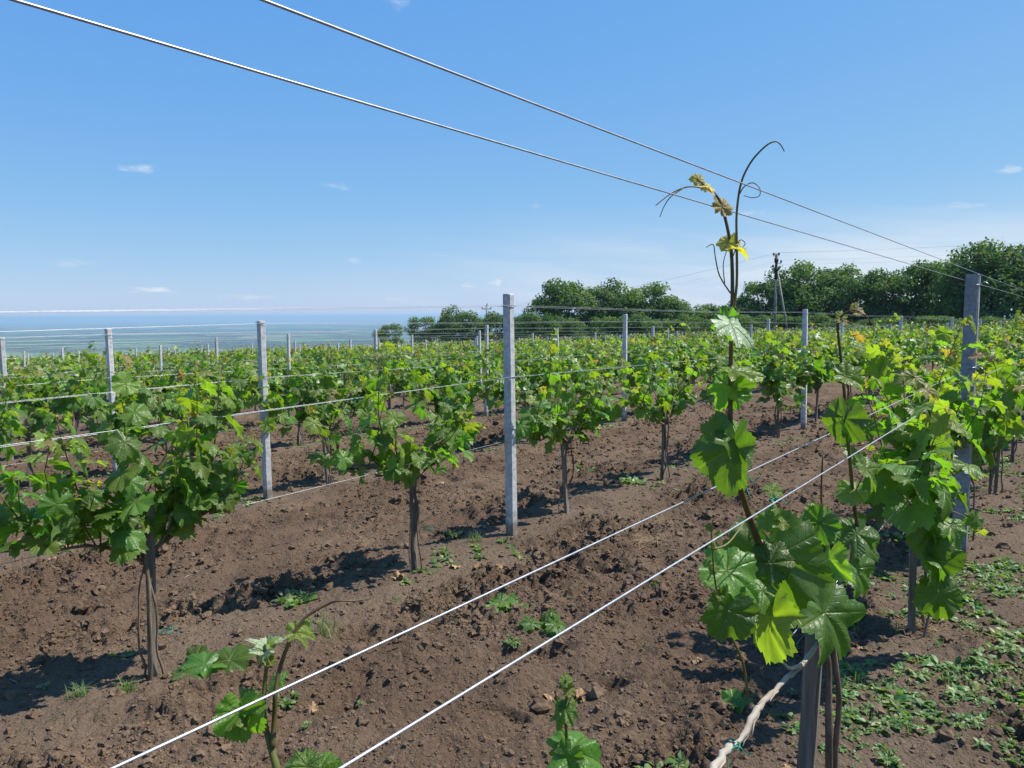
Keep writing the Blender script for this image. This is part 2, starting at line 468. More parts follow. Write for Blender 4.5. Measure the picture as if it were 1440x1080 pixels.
def ground_material():
    m, nt, bs, out = newmat('ground')
    tc = N(nt, 'ShaderNodeTexCoord'); vec = tc.outputs['Object']
    soil, h = soil_nodes(nt, vec)
    # smooth silt under the rows is a shade greyer and finer
    rowf = attr(nt, 'row').outputs['Fac']
    soil = mixc(nt, math_(nt, 'MULTIPLY', rowf, 0.55), soil, (0.164, 0.121, 0.085))
    # scattered sprouting green
    gn = N(nt, 'ShaderNodeTexNoise'); gn.inputs['Scale'].default_value = 0.55; gn.inputs['Detail'].default_value = 8; gn.inputs['Roughness'].default_value = 0.75; L(nt, vec, gn.inputs['Vector'])
    damp = N(nt, 'ShaderNodeTexNoise'); damp.inputs['Scale'].default_value = 1.7; damp.inputs['Detail'].default_value = 7; damp.inputs['Roughness'].default_value = 0.7; L(nt, vec, damp.inputs['Vector'])
    soil = mixc(nt, maprange(nt, damp.outputs[0], 0.50, 0.66, 0, 0.55), soil, (0.072, 0.048, 0.032))
    gf = math_(nt, 'MULTIPLY', maprange(nt, gn.outputs[0], 0.56, 0.72, 0, 0.35), rowf)
    soil = mixc(nt, gf, soil, (0.085, 0.115, 0.03))
    mead = N(nt, 'ShaderNodeTexNoise'); mead.inputs['Scale'].default_value = 0.12; mead.inputs['Detail'].default_value = 8; L(nt, vec, mead.inputs['Vector'])
    meadow = mixc(nt, maprange(nt, mead.outputs[0], 0.35, 0.65), (0.045, 0.085, 0.022), (0.10, 0.13, 0.04))
    # far plain: a patchwork of fields with dark tree belts
    mp = N(nt, 'ShaderNodeMapping'); L(nt, vec, mp.inputs[0]); mp.inputs['Scale'].default_value = (1 / 700, 1 / 1500, 1); mp.inputs['Rotation'].default_value = (0, 0, 0.35)
    vo = N(nt, 'ShaderNodeTexVoronoi', distance='CHEBYCHEV'); vo.inputs['Scale'].default_value = 1; L(nt, mp.outputs[0], vo.inputs['Vector'])
    sepc = N(nt, 'ShaderNodeSeparateColor'); L(nt, vo.outputs['Color'], sepc.inputs[0])
    field = ramp(nt, sepc.outputs[0], [(0.0, (0.045, 0.11, 0.03)), (0.3, (0.075, 0.15, 0.04)), (0.5, (0.13, 0.15, 0.06)), (0.7, (0.05, 0.10, 0.035)), (0.88, (0.20, 0.17, 0.10)), (1.0, (0.06, 0.13, 0.04))], 'CONSTANT')
    ve = N(nt, 'ShaderNodeTexVoronoi', distance='CHEBYCHEV', feature='F2'); ve.inputs['Scale'].default_value = 1; L(nt, mp.outputs[0], ve.inputs['Vector'])
    belt = math_(nt, 'LESS_THAN', math_(nt, 'SUBTRACT', ve.outputs['Distance'], vo.outputs['Distance']), 0.09)
    wn = N(nt, 'ShaderNodeTexNoise'); wn.inputs['Scale'].default_value = 0.0011; wn.inputs['Detail'].default_value = 6; L(nt, vec, wn.inputs['Vector'])
    field = mixc(nt, math_(nt, 'MAXIMUM', belt, math_(nt, 'GREATER_THAN', wn.outputs[0], 0.58)), field, (0.018, 0.038, 0.018))
    zone = attr(nt, 'zone').outputs['Fac']
    c = mixc(nt, maprange(nt, zone, 0.0, 1.0), soil, meadow)
    c = mixc(nt, maprange(nt, zone, 1.0, 2.0), c, field)
    L(nt, c, bs.inputs['Base Color']); bs.inputs['Roughness'].default_value = 0.95; bs.inputs['Specular IOR Level'].default_value = 0.15
    bp = N(nt, 'ShaderNodeBump'); bp.inputs['Strength'].default_value = 1.0; bp.inputs['Distance'].default_value = 0.022
    L(nt, h, bp.inputs['Height']); L(nt, bp.outputs[0], bs.inputs['Normal'])
    return m


def clod_material():
    m, nt, bs, out = newmat('soil clod')
    geo = N(nt, 'ShaderNodeNewGeometry')
    c, h = soil_nodes(nt, geo.outputs['Position'])
    L(nt, c, bs.inputs['Base Color']); bs.inputs['Roughness'].default_value = 0.95; bs.inputs['Specular IOR Level'].default_value = 0.15
    bp = N(nt, 'ShaderNodeBump'); bp.inputs['Strength'].default_value = 0.8; bp.inputs['Distance'].default_value = 0.006
    L(nt, h, bp.inputs['Height']); L(nt, bp.outputs[0], bs.inputs['Normal'])
    return m


# ------------------------------------------------------------------ ground
def field_limit(x):
    return np.interp(x, [-80, -30, 0, 20, 45, 80], [88, 92, 88, 74, 62, 55])


def make_ground():
    fa = np.radians(np.arange(-47, 47.001, 0.125))
    ba = np.radians(np.arange(51, 309.1, 4.3))
    ang = np.concatenate([fa, ba])
    r = [0.03, 0.15, 0.35, 0.6, 0.9, 1.2]
    while r[-1] < 10: r.append(r[-1] * 1.0034)
    while r[-1] < 16: r.append(r[-1] * 1.0048)
    while r[-1] < 60: r.append(r[-1] * 1.007)
    while r[-1] < 400: r.append(r[-1] * 1.02)
    while r[-1] < 62000: r.append(r[-1] * 1.05)
    r = np.array(r)
    A, Rr = np.meshgrid(ang, r)
    X = (Rr * np.sin(A)).ravel(); Y = (Rr * np.cos(A)).ravel()
    Z = macro(X, Y)
    near = Rr.ravel() < 115
    Z[near] += micro(X[near], Y[near])
    far = Rr.ravel() > 2500
    Z[far] += 10 * perlin(X[far] / 5200, Y[far] / 9000)
    n, m = len(ang), len(r)
    i = np.arange(m - 1)[:, None] * n; j = np.arange(n)[None]; j2 = (j + 1) % n
    Q = np.stack([i + j, i + n + j, i + n + j2, i + j2], -1).reshape(-1, 4)
    b = MB(); b.add(np.stack([X, Y, Z], -1), None, Q)
    # centre disc
    b.add([(0, 0, gz(0, 0))], None, None)
    b.T.append(np.stack([np.full(n, n * m), np.arange(n), (np.arange(n) + 1) % n], -1).astype(np.int32)); b.TM.append(np.zeros(n, np.int32))
    o = b.build('ground', ground_material())
    D = Rr.ravel()
    zone = sstep(-2, 4, Y - field_limit(X) + 3 * perlin(X * 0.2, Y * 0.2)) * (D > 20)
    zone = np.maximum(zone, sstep(70, 90, -X)) + sstep(250, 500, D)
    zone = np.clip(zone, 0, 2)
    row = 1 - sstep(0.2, 0.55, rowdist(X, Y) + 0.22 * perlin(X * 1.3 + 3, Y * 1.3))
    for nm, arr in (('zone', zone), ('row', row)):
        a = o.data.attributes.new(nm, 'FLOAT', 'POINT'); a.data.foreach_set('value', np.concatenate([arr, [0]]).astype(np.float32))
    tag(o, kind='structure')


make_ground()


def ico(sub):
    t = (1 + 5 ** 0.5) / 2
    V = np.array([(-1, t, 0), (1, t, 0), (-1, -t, 0), (1, -t, 0), (0, -1, t), (0, 1, t), (0, -1, -t), (0, 1, -t), (t, 0, -1), (t, 0, 1), (-t, 0, -1), (-t, 0, 1)]) / math.sqrt(1 + t * t)
    T = [(0, 11, 5), (0, 5, 1), (0, 1, 7), (0, 7, 10), (0, 10, 11), (1, 5, 9), (5, 11, 4), (11, 10, 2), (10, 7, 6), (7, 1, 8), (3, 9, 4), (3, 4, 2), (3, 2, 6), (3, 6, 8), (3, 8, 9), (4, 9, 5), (2, 4, 11), (6, 2, 10), (8, 6, 7), (9, 8, 1)]
    if not sub: return V, np.array(T)
    V = list(map(tuple, V)); out = []; mid = {}

    def md(a, b):
        k = (min(a, b), max(a, b))
        if k not in mid:
            p = (np.array(V[a]) + np.array(V[b])) / 2; p /= np.linalg.norm(p); V.append(tuple(p)); mid[k] = len(V) - 1
        return mid[k]
    for a, b, c in T:
        ab, bc, ca = md(a, b), md(b, c), md(c, a)
        out += [(a, ab, ca), (b, bc, ab), (c, ca, bc), (ab, bc, ca)]
    return np.array(V), np.array(out)


def make_clods():
    global ICO1, ICO0
    ICO1, ICO0 = ico(True), ico(False)
    n = 420000
    rr = 1.3 + 15 * rng.random(n) ** 1.35
    aa = np.radians(rng.uniform(-42, 42, n))
    X = rr * np.sin(aa); Y = rr * np.cos(aa)
    w = rowdist(X, Y)
    dens = 0.10 + 0.9 * (0.25 + 0.75 * sstep(0.2, 0.6, w)) * (0.22 + 0.78 * sstep(-0.15, 0.30, perlin(X * 0.8 + 40, Y * 0.8 + 7))) * (0.5 + 0.5 * sstep(0.3, 0.5, w) * (1 - sstep(0.75, 1.15, w)))
    keep = rng.random(n) < dens
    X, Y = X[keep], Y[keep]; n = len(X)
    S = np.clip(0.0040 * np.exp(rng.normal(0.05, 0.72, n)) * (0.75 + np.sqrt(X * X + Y * Y) * 0.07), 0.003, 0.055)
    Z = macro(X, Y) + micro(X, Y)
    b = MB()
    for V0, T0, sel in ((ICO1[0], ICO1[1], S > 0.011), (ICO0[0], ICO0[1], S <= 0.011)):
        for k in range(12):
            ids = np.where(sel & (np.arange(n) % 12 == k))[0]
            r = 1 + 0.2 * rng.normal(size=len(V0)) + 0.3 * perlin(V0[:, 0] * 1.6 + k * 7, V0[:, 1] * 1.6 + V0[:, 2])
            sh = V0 * r[:, None] * np.array([1, rng.uniform(0.65, 1), rng.uniform(0.5, 0.85)])
            an = rng.uniform(0, 6.28, len(ids)); c, s_ = np.cos(an), np.sin(an)
            P = sh[None] * S[ids][:, None, None]
            x = P[..., 0] * c[:, None] - P[..., 1] * s_[:, None]; y = P[..., 0] * s_[:, None] + P[..., 1] * c[:, None]
            W = np.stack([x + X[ids][:, None], y + Y[ids][:, None], P[..., 2] + (Z[ids] + 0.12 * S[ids])[:, None]], -1)
            b.add(W.reshape(-1, 3), (T0[None] + (np.arange(len(ids)) * len(V0))[:, None, None]).reshape(-1, 3))
    o = b.build('soil_clods', clod_material(), smooth=False)
    tag(o, 'loose crumbly clods of brown tilled soil between the vine rows', 'soil', kind='stuff')


make_clods()

# ------------------------------------------------------------------ vine leaves
LOBES = [(0, 1.0, 0.56), (0.93, 0.94, 0.50), (-0.93, 0.94, 0.50), (1.85, 0.80, 0.52), (-1.85, 0.80, 0.52), (2.55, 0.50, 0.40), (-2.55, 0.50, 0.40)]


def leaf_template(Nn, R, seed, lob=1.0, plain=False):
    """vine leaf: stalk joint at the origin, tip along +Y, five toothed lobes"""
    g = np.random.default_rng(seed)
    th = -math.pi + (np.arange(Nn) + 0.5) * 2 * math.pi / Nn
    r = np.full(Nn, 0.62 + 0.20 * (1 - lob))
    for a, l, w in LOBES:
        w = w * g.uniform(0.9, 1.1); l = l * g.uniform(0.93, 1.07)
        d = np.abs(th - a)
        r = np.maximum(r, l * np.exp(-(d / w) ** 2 * 0.8 * lob))
    gap = math.pi - np.abs(th)
    r = r * (0.22 + 0.78 * np.clip(gap / 0.42, 0, 1) ** 0.7)
    if Nn > 40: r = r * (1 + (0.042 if Nn > 60 else 0.06) * np.where(np.arange(Nn) % 2, 1, -1) * (0.3 + 1.3 * g.random(Nn)) + 0.03 * np.sin(th * 11 + g.uniform(0, 6)) + 0.02 * np.sin(th * 17 + g.uniform(0, 6)))
    elif Nn > 16: r = r * (1 + 0.05 * np.where(np.arange(Nn) % 2, 1, -1))
    ro = np.linspace(0, 1, R + 1)[1:] ** 0.85
    P = [np.zeros((1, 2))]
    for q in ro: P.append(np.stack([np.sin(th) * r * q, np.cos(th) * r * q], -1))
    P = np.concatenate(P)
    x, y = P[:, 0], P[:, 1]
    rho = np.sqrt(x * x + y * y); an = np.arctan2(x, y)
    fold, droop, side = g.uniform(0.0, 0.62), g.uniform(0.12, 0.70), g.uniform(0.10, 0.65)
    z = fold * np.abs(x) - droop * np.maximum(y, 0) ** 2 - side * x * x * 0.9 - 0.12 * np.maximum(-y, 0)
    z += rho ** 2 * (0.13 * np.sin(an * 5 + g.uniform(0, 6)) + 0.085 * np.sin(an * 9 + g.uniform(0, 6)) + 0.05 * np.sin(an * 3 + g.uniform(0, 6)))
    if R > 2:
        z += 0.022 * perlin(x * 5.5 + seed, y * 5.5) + 0.012 * perlin(x * 11 + seed, y * 11)
        for a in (0, 0.93, -0.93, 1.85, -1.85):
            dd = np.abs(x * math.cos(a) - y * math.sin(a)); al = x * math.sin(a) + y * math.cos(a)
            z -= 0.035 * np.exp(-(dd / 0.06) ** 2) * (al > 0)
    V = np.stack([x, y, z], -1)
    j = np.arange(Nn); j2 = (j + 1) % Nn
    T = np.stack([np.zeros(Nn, int), 1 + j2, 1 + j], -1)
    Q = []
    for q in range(R - 1):
        a = 1 + q * Nn; c = a + Nn
        Q.append(np.stack([a + j, a + j2, c + j2, c + j], -1))
    Q = np.concatenate(Q) if Q else np.zeros((0, 4), int)
    return V, T, Q, np.stack([x, y, np.zeros_like(x)], -1)


LEAF = {'xhi': [leaf_template(84, 7, 100 + i, 0.8) for i in range(6)] + [leaf_template(84, 7, 120 + i, 0.25) for i in range(4)],
        'hi': [leaf_template(52, 3, 200 + i, 0.60 if i % 2 else 0.30) for i in range(8)],
        'mid': [leaf_template(26, 2, 300 + i, 0.45) for i in range(6)],
        'low': [leaf_template(11, 1, 400 + i, 0.55) for i in range(5)],
        'tiny': [leaf_template(7, 1, 500 + i, 0.6) for i in range(4)]}


def frame(nrm, tip):
    nrm = nrm / (np.linalg.norm(nrm) + 1e-9)
    tip = tip - nrm * tip.dot(nrm)
    if np.linalg.norm(tip) < 1e-4: tip = np.cross(nrm, [1, 0.3, 0])
    tip = tip / np.linalg.norm(tip)
    return np.stack([np.cross(tip, nrm), tip, nrm], 1)


def add_leaf(b, level, p, nrm, tip, size, tint, g, mat=0, variant=None):
    tl = LEAF[level]
    V, T, Q, uv = tl[g.integers(len(tl)) if variant is None else variant]
    M = frame(np.asarray(nrm, float), np.asarray(tip, float)) * size
    b.add(V @ M.T + p, T, Q, mat, tint, g.random(), uv)


def wavy(p0, p1, n, amp, g):
    p0, p1 = np.asarray(p0, float), np.asarray(p1, float)
    k = np.linspace(0, 1, n)[:, None]
    off = np.cumsum(g.normal(0, 1, (n, 3)), 0) * amp
    off -= off[0] * (1 - k) + off[-1] * k
    return p0 + (p1 - p0) * k + off


def to_local(v):   # world direction -> vine frame (X along the row)
    c, s_ = math.cos(-ROTZ), math.sin(-ROTZ)
    return np.array([c * v[0] - s_ * v[1], s_ * v[0] + c * v[1], v[2]])


SUNL = to_local(SUNV)
UP = np.array([0, 0, 1.0])


def shoot_path(p, d, length, g, droop=0.0, n=8):
    pts = [np.array(p, float)]; d = np.array(d, float); d /= np.linalg.norm(d)
    st = length / (n - 1)
    for i in range(n - 1):
        d = d + g.normal(0, 0.10, 3) + np.array([0, 0, 0.06 - droop * (i / n)]); d /= np.linalg.norm(d)
        pts.append(pts[-1] + d * st)
    return np.array(pts)


def lerp_path(P, f):
    x = f * (len(P) - 1); i = min(int(x), len(P) - 2)
    return P[i] + (P[i + 1] - P[i]) * (x - i), P[i + 1] - P[i]


def smooth9(P):
    i = np.linspace(0, len(P) - 1, 22); k = np.arange(len(P))
    Q = np.stack([np.interp(i, k, P[:, c]) for c in range(3)], -1)
    Q[1:-1] = (Q[:-2] + 2 * Q[1:-1] + Q[2:]) / 4
    return Q


def vine_geometry(g, level, span=0.62, h0=0.66, nshoot=15, lsize=0.082, tall=0.55, ends=1.0, thin=1.0):
    """returns trunk, shoots and foliage mesh builders in the vine's own frame"""
    tr, sh, fo = MB(), MB(), MB()
    sides = {'hi': 6, 'mid': 5, 'low': 4, 'tiny': 3}[level]
    if level != 'tiny':
        for q in range(1 if level == 'low' else int(g.integers(2, 4))):
            p0 = np.array([g.uniform(-0.07, 0.07), g.uniform(-0.05, 0.05), -0.05])
            p1 = np.array([g.uniform(-0.035, 0.035), g.uniform(0.02, 0.04) * (1 if q % 2 else -1), h0 * g.uniform(0.9, 1.02)])
            r0 = g.uniform(0.007, 0.011) if q == 0 else g.uniform(0.004, 0.007)
            tr.tube(smooth9(wavy(p0, p1, 8, 0.017, g)), np.linspace(r0 * 1.25, r0 * 0.8, 22) * (1 + 0.10 * g.normal(size=22)), sides)
        tr.tube(wavy([0, 0.02, h0 * 0.72], [0, 0.0, h0 + 0.02], 5, 0.008, g), np.linspace(0.011, 0.016, 5), sides)
    arms = []
    for s_, kf in ((-1, 1.0), (1, 1.0), (-1, 0.55), (1, 0.6)):
        ln = span * g.uniform(0.8, 1.1) * kf
        hs_ = h0 * g.uniform(0.78, 0.98); he = h0 + (g.uniform(0.04, 0.14) if kf == 1 else g.uniform(0.12, 0.30))
        A = wavy([0, 0, hs_], [s_ * ln, g.uniform(-0.10, 0.10), he], 9, 0.010, g)
        A[2:6, 2] += 0.02
        arms.append(A)
        if level != 'tiny': tr.tube(A, np.linspace(0.0115, 0.0042, 9), sides)
    for q in range(nshoot):
        A = arms[q % 2 + (2 if q % 5 == 4 else 0)]
        f = 0.12 + 0.88 * min(1.0, ((q // 2) + g.uniform(0, 1)) / (nshoot / 2) * ends)
        p, _ = lerp_path(A, f)
        out = g.choice([-1, 1])
        d = np.array([g.normal(0, 0.35) + (0.35 if q % 2 else -0.35) * f, out * abs(g.normal(0.25, 0.32)), g.uniform(0.55, 1.0)])
        tallone = g.random() < 0.26
        ln = g.uniform(0.18, 0.50) * (tall / 0.55) * (1.4 if tallone else 1)
        low = (not tallone) and g.random() < 0.13
        if low:
            d[2] = g.uniform(-0.25, 0.25); d[1] = out * g.uniform(0.3, 0.9); ln *= 0.75
        P = shoot_path(p, d, ln, g, droop=0.5 if low else 0.06)
        if level in ('hi', 'mid'):
            sh.tube(P, np.linspace(0.0046, 0.0016, len(P)), 5 if level == 'hi' else 4, mat=0)
        elif level == 'low' and tallone:
            sh.tube(P[::2], np.linspace(0.006, 0.003, len(P[::2])), 3, mat=0)
        nn = max(3, int(ln / 0.062 * thin))
        for i in range(nn):
            f = (i + 0.6) / nn
            p, t = lerp_path(P, f)
            t = t / np.linalg.norm(t)
            side = np.cross(t, UP if abs(t[2]) < 0.95 else np.array([1.0, 0, 0])); side /= np.linalg.norm(side)
            a2 = np.cross(t, side)
            ph = (i % 2) * math.pi + g.normal(0, 0.7) + q
            o = math.cos(ph) * side + math.sin(ph) * a2
            ysize = math.sin(min(1, 1.15 - f * 0.95) * math.pi / 2)
            size = lsize * (0.22 + 0.85 * ysize) * g.uniform(0.75, 1.2)
            pet = (0.03 + 0.55 * size) * g.uniform(0.7, 1.3)
            tipd = o + np.array([0, 0, 0.25])
            j = p + tipd / np.linalg.norm(tipd) * pet
            if level == 'hi': sh.tube(np.array([p, p + (j - p) * 0.5 + UP * 0.008, j]), [0.0016, 0.0013, 0.0012], 3, cap=False, mat=1)
            nrm = UP * 0.65 + o * 0.60 + SUNL * 0.30 + g.normal(0, 0.50, 3)
            tp = o * 0.8 + np.array([0, 0, -0.55]) + g.normal(0, 0.3, 3)
            ti = np.clip(0.12 + 0.38 * g.random() + 0.55 * max(0, f - 0.62) / 0.38 * (1.1 if not low else 0.6), 0, 1)
            if size > 0.55 * lsize: ti = min(ti, 0.70)
            add_leaf(fo, level, j, nrm, tp, size, ti, g)
        # unfolding tip
        for i in range(2 if level != 'tiny' else 1):
            p = P[-1]
            add_leaf(fo, level, p + g.normal(0, 0.008, 3), g.normal(0, 1, 3) + UP * 0.3, UP + g.normal(0, 0.6, 3), lsize * g.uniform(0.18, 0.34), g.uniform(0.75, 1.0), g)
        if level == 'hi' and g.random() < 0.5:
            p, t = lerp_path(P, g.uniform(0.6, 0.9)); dd = g.normal(0, 1, 3) + UP * 0.6
            sh.tube(shoot_path(p, dd, g.uniform(0.08, 0.18), g, 0.4, 6), 0.0010, 3, mat=1)
    return tr, sh, fo


def stake_mesh(g, h, w=0.036):
    b = MB()
    tw = g.uniform(-0.25, 0.25); lean = g.normal(0, 0.015, 2)
    n = 6
    V = []
    for i in range(n):
        f = i / (n - 1); z = -0.12 + (h + 0.12) * f
        for a, c in ((-1, -1), (1, -1), (1, 1), (-1, 1)):
            x, y = a * w / 2 * (1 + 0.05 * g.normal()), c * w / 2 * 0.8 * (1 + 0.05 * g.normal())
            V.append((x * math.cos(tw) - y * math.sin(tw) + lean[0] * f, x * math.sin(tw) + y * math.cos(tw) + lean[1] * f, z + (0.012 * a * c + 0.01 * a if i == n - 1 else 0)))
    Q = []
    for i in range(n - 1):
        for j in range(4):
            Q.append((i * 4 + j, i * 4 + (j + 1) % 4, i * 4 + 4 + (j + 1) % 4, i * 4 + 4 + j))
    Q.append((n * 4 - 4, n * 4 - 3, n * 4 - 2, n * 4 - 1))
    b.add(V, None, Q)
    return b


# ------------------------------------------------------------------ lattice of vines and posts
def inview(x, y, margin):
    if y < 0.3: return False
    return abs(x) < 0.668 * y + margin


vines, posts = [], []
for k in range(0, 40):
    u = row_u(k)
    ph = 4.62 - 0.04 * k
    for n in range(-4, 30):
        tp = ph + 7.2 * n + (0.0 if k else 0.88)
        x, y = xy(u, tp)
        if inview(x, y, 1.0) and y < field_limit(x) and x > -75:
            posts.append((k, tp + rng.normal(0, 0.05) * (y > 10), u + rng.normal(0, 0.02) * (y > 10)))
        for q in range(4):
            tv = ph + 7.2 * n + 0.88 + 1.79 * q + (0.0 if k else 0.43)
            if k == 1: tv -= 0.07
            x, y = xy(u, tv)
            if inview(x, y, 1.6) and y < field_limit(x) and x > -75:
                if k > 1: tv += rng.normal(0, 0.08)
                if k > 2 and rng.random() < 0.05: continue
                vines.append((k, tv, u + rng.normal(0, 0.025)))
print('vines', len(vines), 'posts', len(posts))


def rank_names(items):
    """place of each item along its row, from the left of the picture"""
    rk = {}
    for k in set(i[0] for i in items):
        row = sorted([i for i in items if i[0] == k and inview(*xy(i[2], i[1]), 0.0)], key=lambda i: i[1])
        for n, i in enumerate(row): rk[i] = n + 1
    return rk


rv, rp = rank_names(vines), rank_names(posts)
vines.sort(key=lambda v: np.hypot(*xy(v[2], v[1])))
seen_v = [v for v in vines if v in rv]
out_v = [v for v in vines if v not in rv]
hero = [v for v in vines if v[0] == 0 and v[1] < 3.2]      # the two nearest vines of the front row are built by hand below
cand = [v for v in seen_v if v not in hero][:288]
for v in out_v:
    if np.hypot(*xy(v[2], v[1])) < 22: cand.append(v)
rest = [v for v in vines if v not in cand and v not in hero]
rowname = lambda k: 'front row' if k == 0 else ordw(k + 1) + ' row back'

PROTO_MID = []
PROTO_LOW = []
G_V = 'grapevines along the trellis rows'
G_S = 'wooden stakes beside the vines'


def vine_label(v, near):
    if v not in rv:
        return 'leafy grapevine just past the edge of the photo in the ' + rowname(v[0])
    adj = ('tall' if v[1] > 3 else 'big') if near else 'small'
    return 'leafy grapevine, %s from the left in the %s of vines' % (ordw(rv[v]), rowname(v[0]))


def part_vine(geo, root, leafmat):
    tr, sh, fo = geo
    tr.build('trunk', M_bark, root)
    if sh.n: sh.build('shoots', [M_shoot, M_petiole], root)
    fo.build('foliage', leafmat, root)


n_hi = 0
stake_protos = [stake_mesh(np.random.default_rng(50 + i), 0.74 + 0.05 * i) for i in range(4)]
stake_meshes = [b.mesh('wooden_stake', M_wood, smooth=False) for b in stake_protos]
OVERRIDE = {  # look of particular vines (row, place along row): span, shoots, leaf size, height
}
for idx, v in enumerate(cand):
    k, t, u = v
    x, y = xy(u, t); z = gz(x, y) - 0.01
    dist = math.hypot(x, y)
    g = np.random.default_rng(1000 + idx)
    flip = ROTZ + (math.pi if idx % 2 else 0) + g.normal(0, 0.04)
    if dist < 11:
        root = empty('grapevine', (x, y, z), ROTZ)
        if k == 0: kw = dict(span=0.66, nshoot=18, lsize=0.098, tall=0.74)
        elif k == 1 and t < 2.5: kw = dict(span=0.52, nshoot=22, lsize=0.086, tall=0.74)
        elif k == 1: kw = dict(span=0.60, nshoot=18, lsize=0.085, tall=0.70)
        else: kw = dict(span=0.74, nshoot=17, lsize=0.092, tall=0.84)
        part_vine(vine_geometry(g, 'hi', h0=g.uniform(0.68, 0.74), **kw), root, M_leaf)
    elif dist < 30:
        if len(PROTO_MID) < 8:
            root = empty('grapevine', (x, y, z), flip)
            part_vine(vine_geometry(g, 'mid', span=0.76, h0=0.66, nshoot=21, lsize=0.094, tall=0.90), root, M_leaf_far)
            PROTO_MID.append(root)
        else:
            root = link_copy(PROTO_MID[int(g.integers(8))])
            root.location = (x, y, z); root.rotation_euler = (0, 0, flip)
            sc = g.uniform(0.9, 1.08); root.scale = (g.uniform(0.92, 1.1), g.uniform(0.9, 1.1), sc)
    else:
        if len(PROTO_LOW) < 6:
            tr, sh, fo = vine_geometry(g, 'low', span=0.8, h0=0.66, nshoot=26, lsize=0.105, tall=0.95)
            root = empty('grapevine', (x, y, z), flip)
            b = MB(); b.merge(fo, mat=0); b.merge(sh, mat=1) if sh.n else None
            tr.build('trunk', M_bark, root); b.build('foliage', [M_leaf_far, M_shoot], root)
            PROTO_LOW.append(root)
        else:
            root = link_copy(PROTO_LOW[int(g.integers(6))])
        root.location = (x, y, z); root.rotation_euler = (0, 0, flip)
        root.scale = (g.uniform(0.92, 1.1), g.uniform(0.9, 1.1), g.uniform(0.88, 1.08))
    if k == 0 and 3.5 < t < 4.8: second_vine = root
    tag(root, vine_label(v, dist < 11), 'grapevine', G_V)
    # its stake
    s_ = bpy.data.objects.new('wooden_stake', stake_meshes[int(g.integers(4))]); COL.objects.link(s_)
    s_.location = (x, y, z); s_.rotation_euler = (g.normal(0, 0.03), g.normal(0, 0.03), ROTZ + g.normal(0, 0.15))
    if v in rv:
        lb = 'thin grey wooden stake of the %s vine from the left, %s' % (ordw(rv[v]), rowname(k))
    else:
        lb = 'thin grey wooden stake just past the photo edge in the ' + rowname(k)
    tag(s_, lb, 'stake', G_S)

# the remaining far vines read as one mass
far = MB(); farst = MB()
tinyg = [vine_geometry(np.random.default_rng(800 + i), 'tiny', span=0.85, h0=0.66, nshoot=20, lsize=0.15, tall=1.0, thin=0.5)[2] for i in range(6)]
for idx, v in enumerate(rest):
    g = np.random.default_rng(5000 + idx)
    x, y = xy(v[2], v[1]); z = gz(x, y)
    a = ROTZ + (math.pi if idx % 2 else 0); s_ = g.uniform(0.85, 1.1)
    M = np.array([[math.cos(a) * s_, -math.sin(a) * s_, 0], [math.sin(a) * s_, math.cos(a) * s_, 0], [0, 0, s_ * g.uniform(0.95, 1.1)]])
    far.merge(tinyg[idx % 6], M, (x, y, z))
    if np.hypot(x, y) < 75: farst.merge(stake_protos[idx % 4], M, (x, y, z))
if far.n:
    tag(far.build('grapevine_rows', M_leaf_far), 'far vine rows merging into one green band at the end of the field', 'vine rows', kind='stuff')
if farst.n:
    tag(farst.build('stakes_in_far_rows', M_wood, smooth=False), 'thin stakes under the far merging vine rows', 'stakes', kind='stuff')


# ------------------------------------------------------------------ concrete posts
def post_mesh(h, wx, wy, seed):
    g = np.random.default_rng(seed)
    b = MB(); V = []; c = 0.008; n = 14
    ring = [(-1, -1, 1, 0), (1, -1, -1, 0), (1, -1, 0, 1), (1, 1, 0, -1), (1, 1, -1, 0), (-1, 1, 1, 0), (-1, 1, 0, -1), (-1, -1, 0, 1)]
    zs = np.concatenate([[-0.3], np.linspace(0.0, h - 0.006, n - 2), [h]])
    for i, z in enumerate(zs):
        f = z / h; tp = 1.04 - 0.10 * f - (0.06 if i == n - 1 else 0)
        for a, bb, cx, cy in ring:
            V.append((a * wx / 2 * tp + cx * c + g.normal(0, 0.0007), bb * wy / 2 * tp + cy * c + g.normal(0, 0.0007), z))
    Q = []
    m = 8
    for i in range(n - 1):
        for j in range(m): Q.append((i * m + j, i * m + (j + 1) % m, i * m + m + (j + 1) % m, i * m + m + j))
    V.append((0, 0, h + 0.002))
    T = [(len(V) - 1, (n - 1) * m + j, (n - 1) * m + (j + 1) % m) for j in range(m)]
    b.add(V, T, Q)
    return b


def tie_mesh(z, wx, wy, g):
    b = MB()
    a, c = wx / 2 + 0.003, wy / 2 + 0.003
    pts = []
    for (p, q) in ((-a, -c), (a, -c), (a, c), (-a, c), (-a, -c)):
        pts.append((p, q, z + g.normal(0, 0.008)))
    P = []
    for i in range(4):
        for f in (0.02, 0.5, 0.98): P.append(np.array(pts[i]) * (1 - f) + np.array(pts[i + 1]) * f)
    b.tube(P, 0.0022, 4)
    b.tube([(-a, -c, z), (-a - 0.02, -c - 0.02, z + 0.01), (-a - 0.03, -c - 0.045, z - 0.008)], 0.002, 4)
    return b


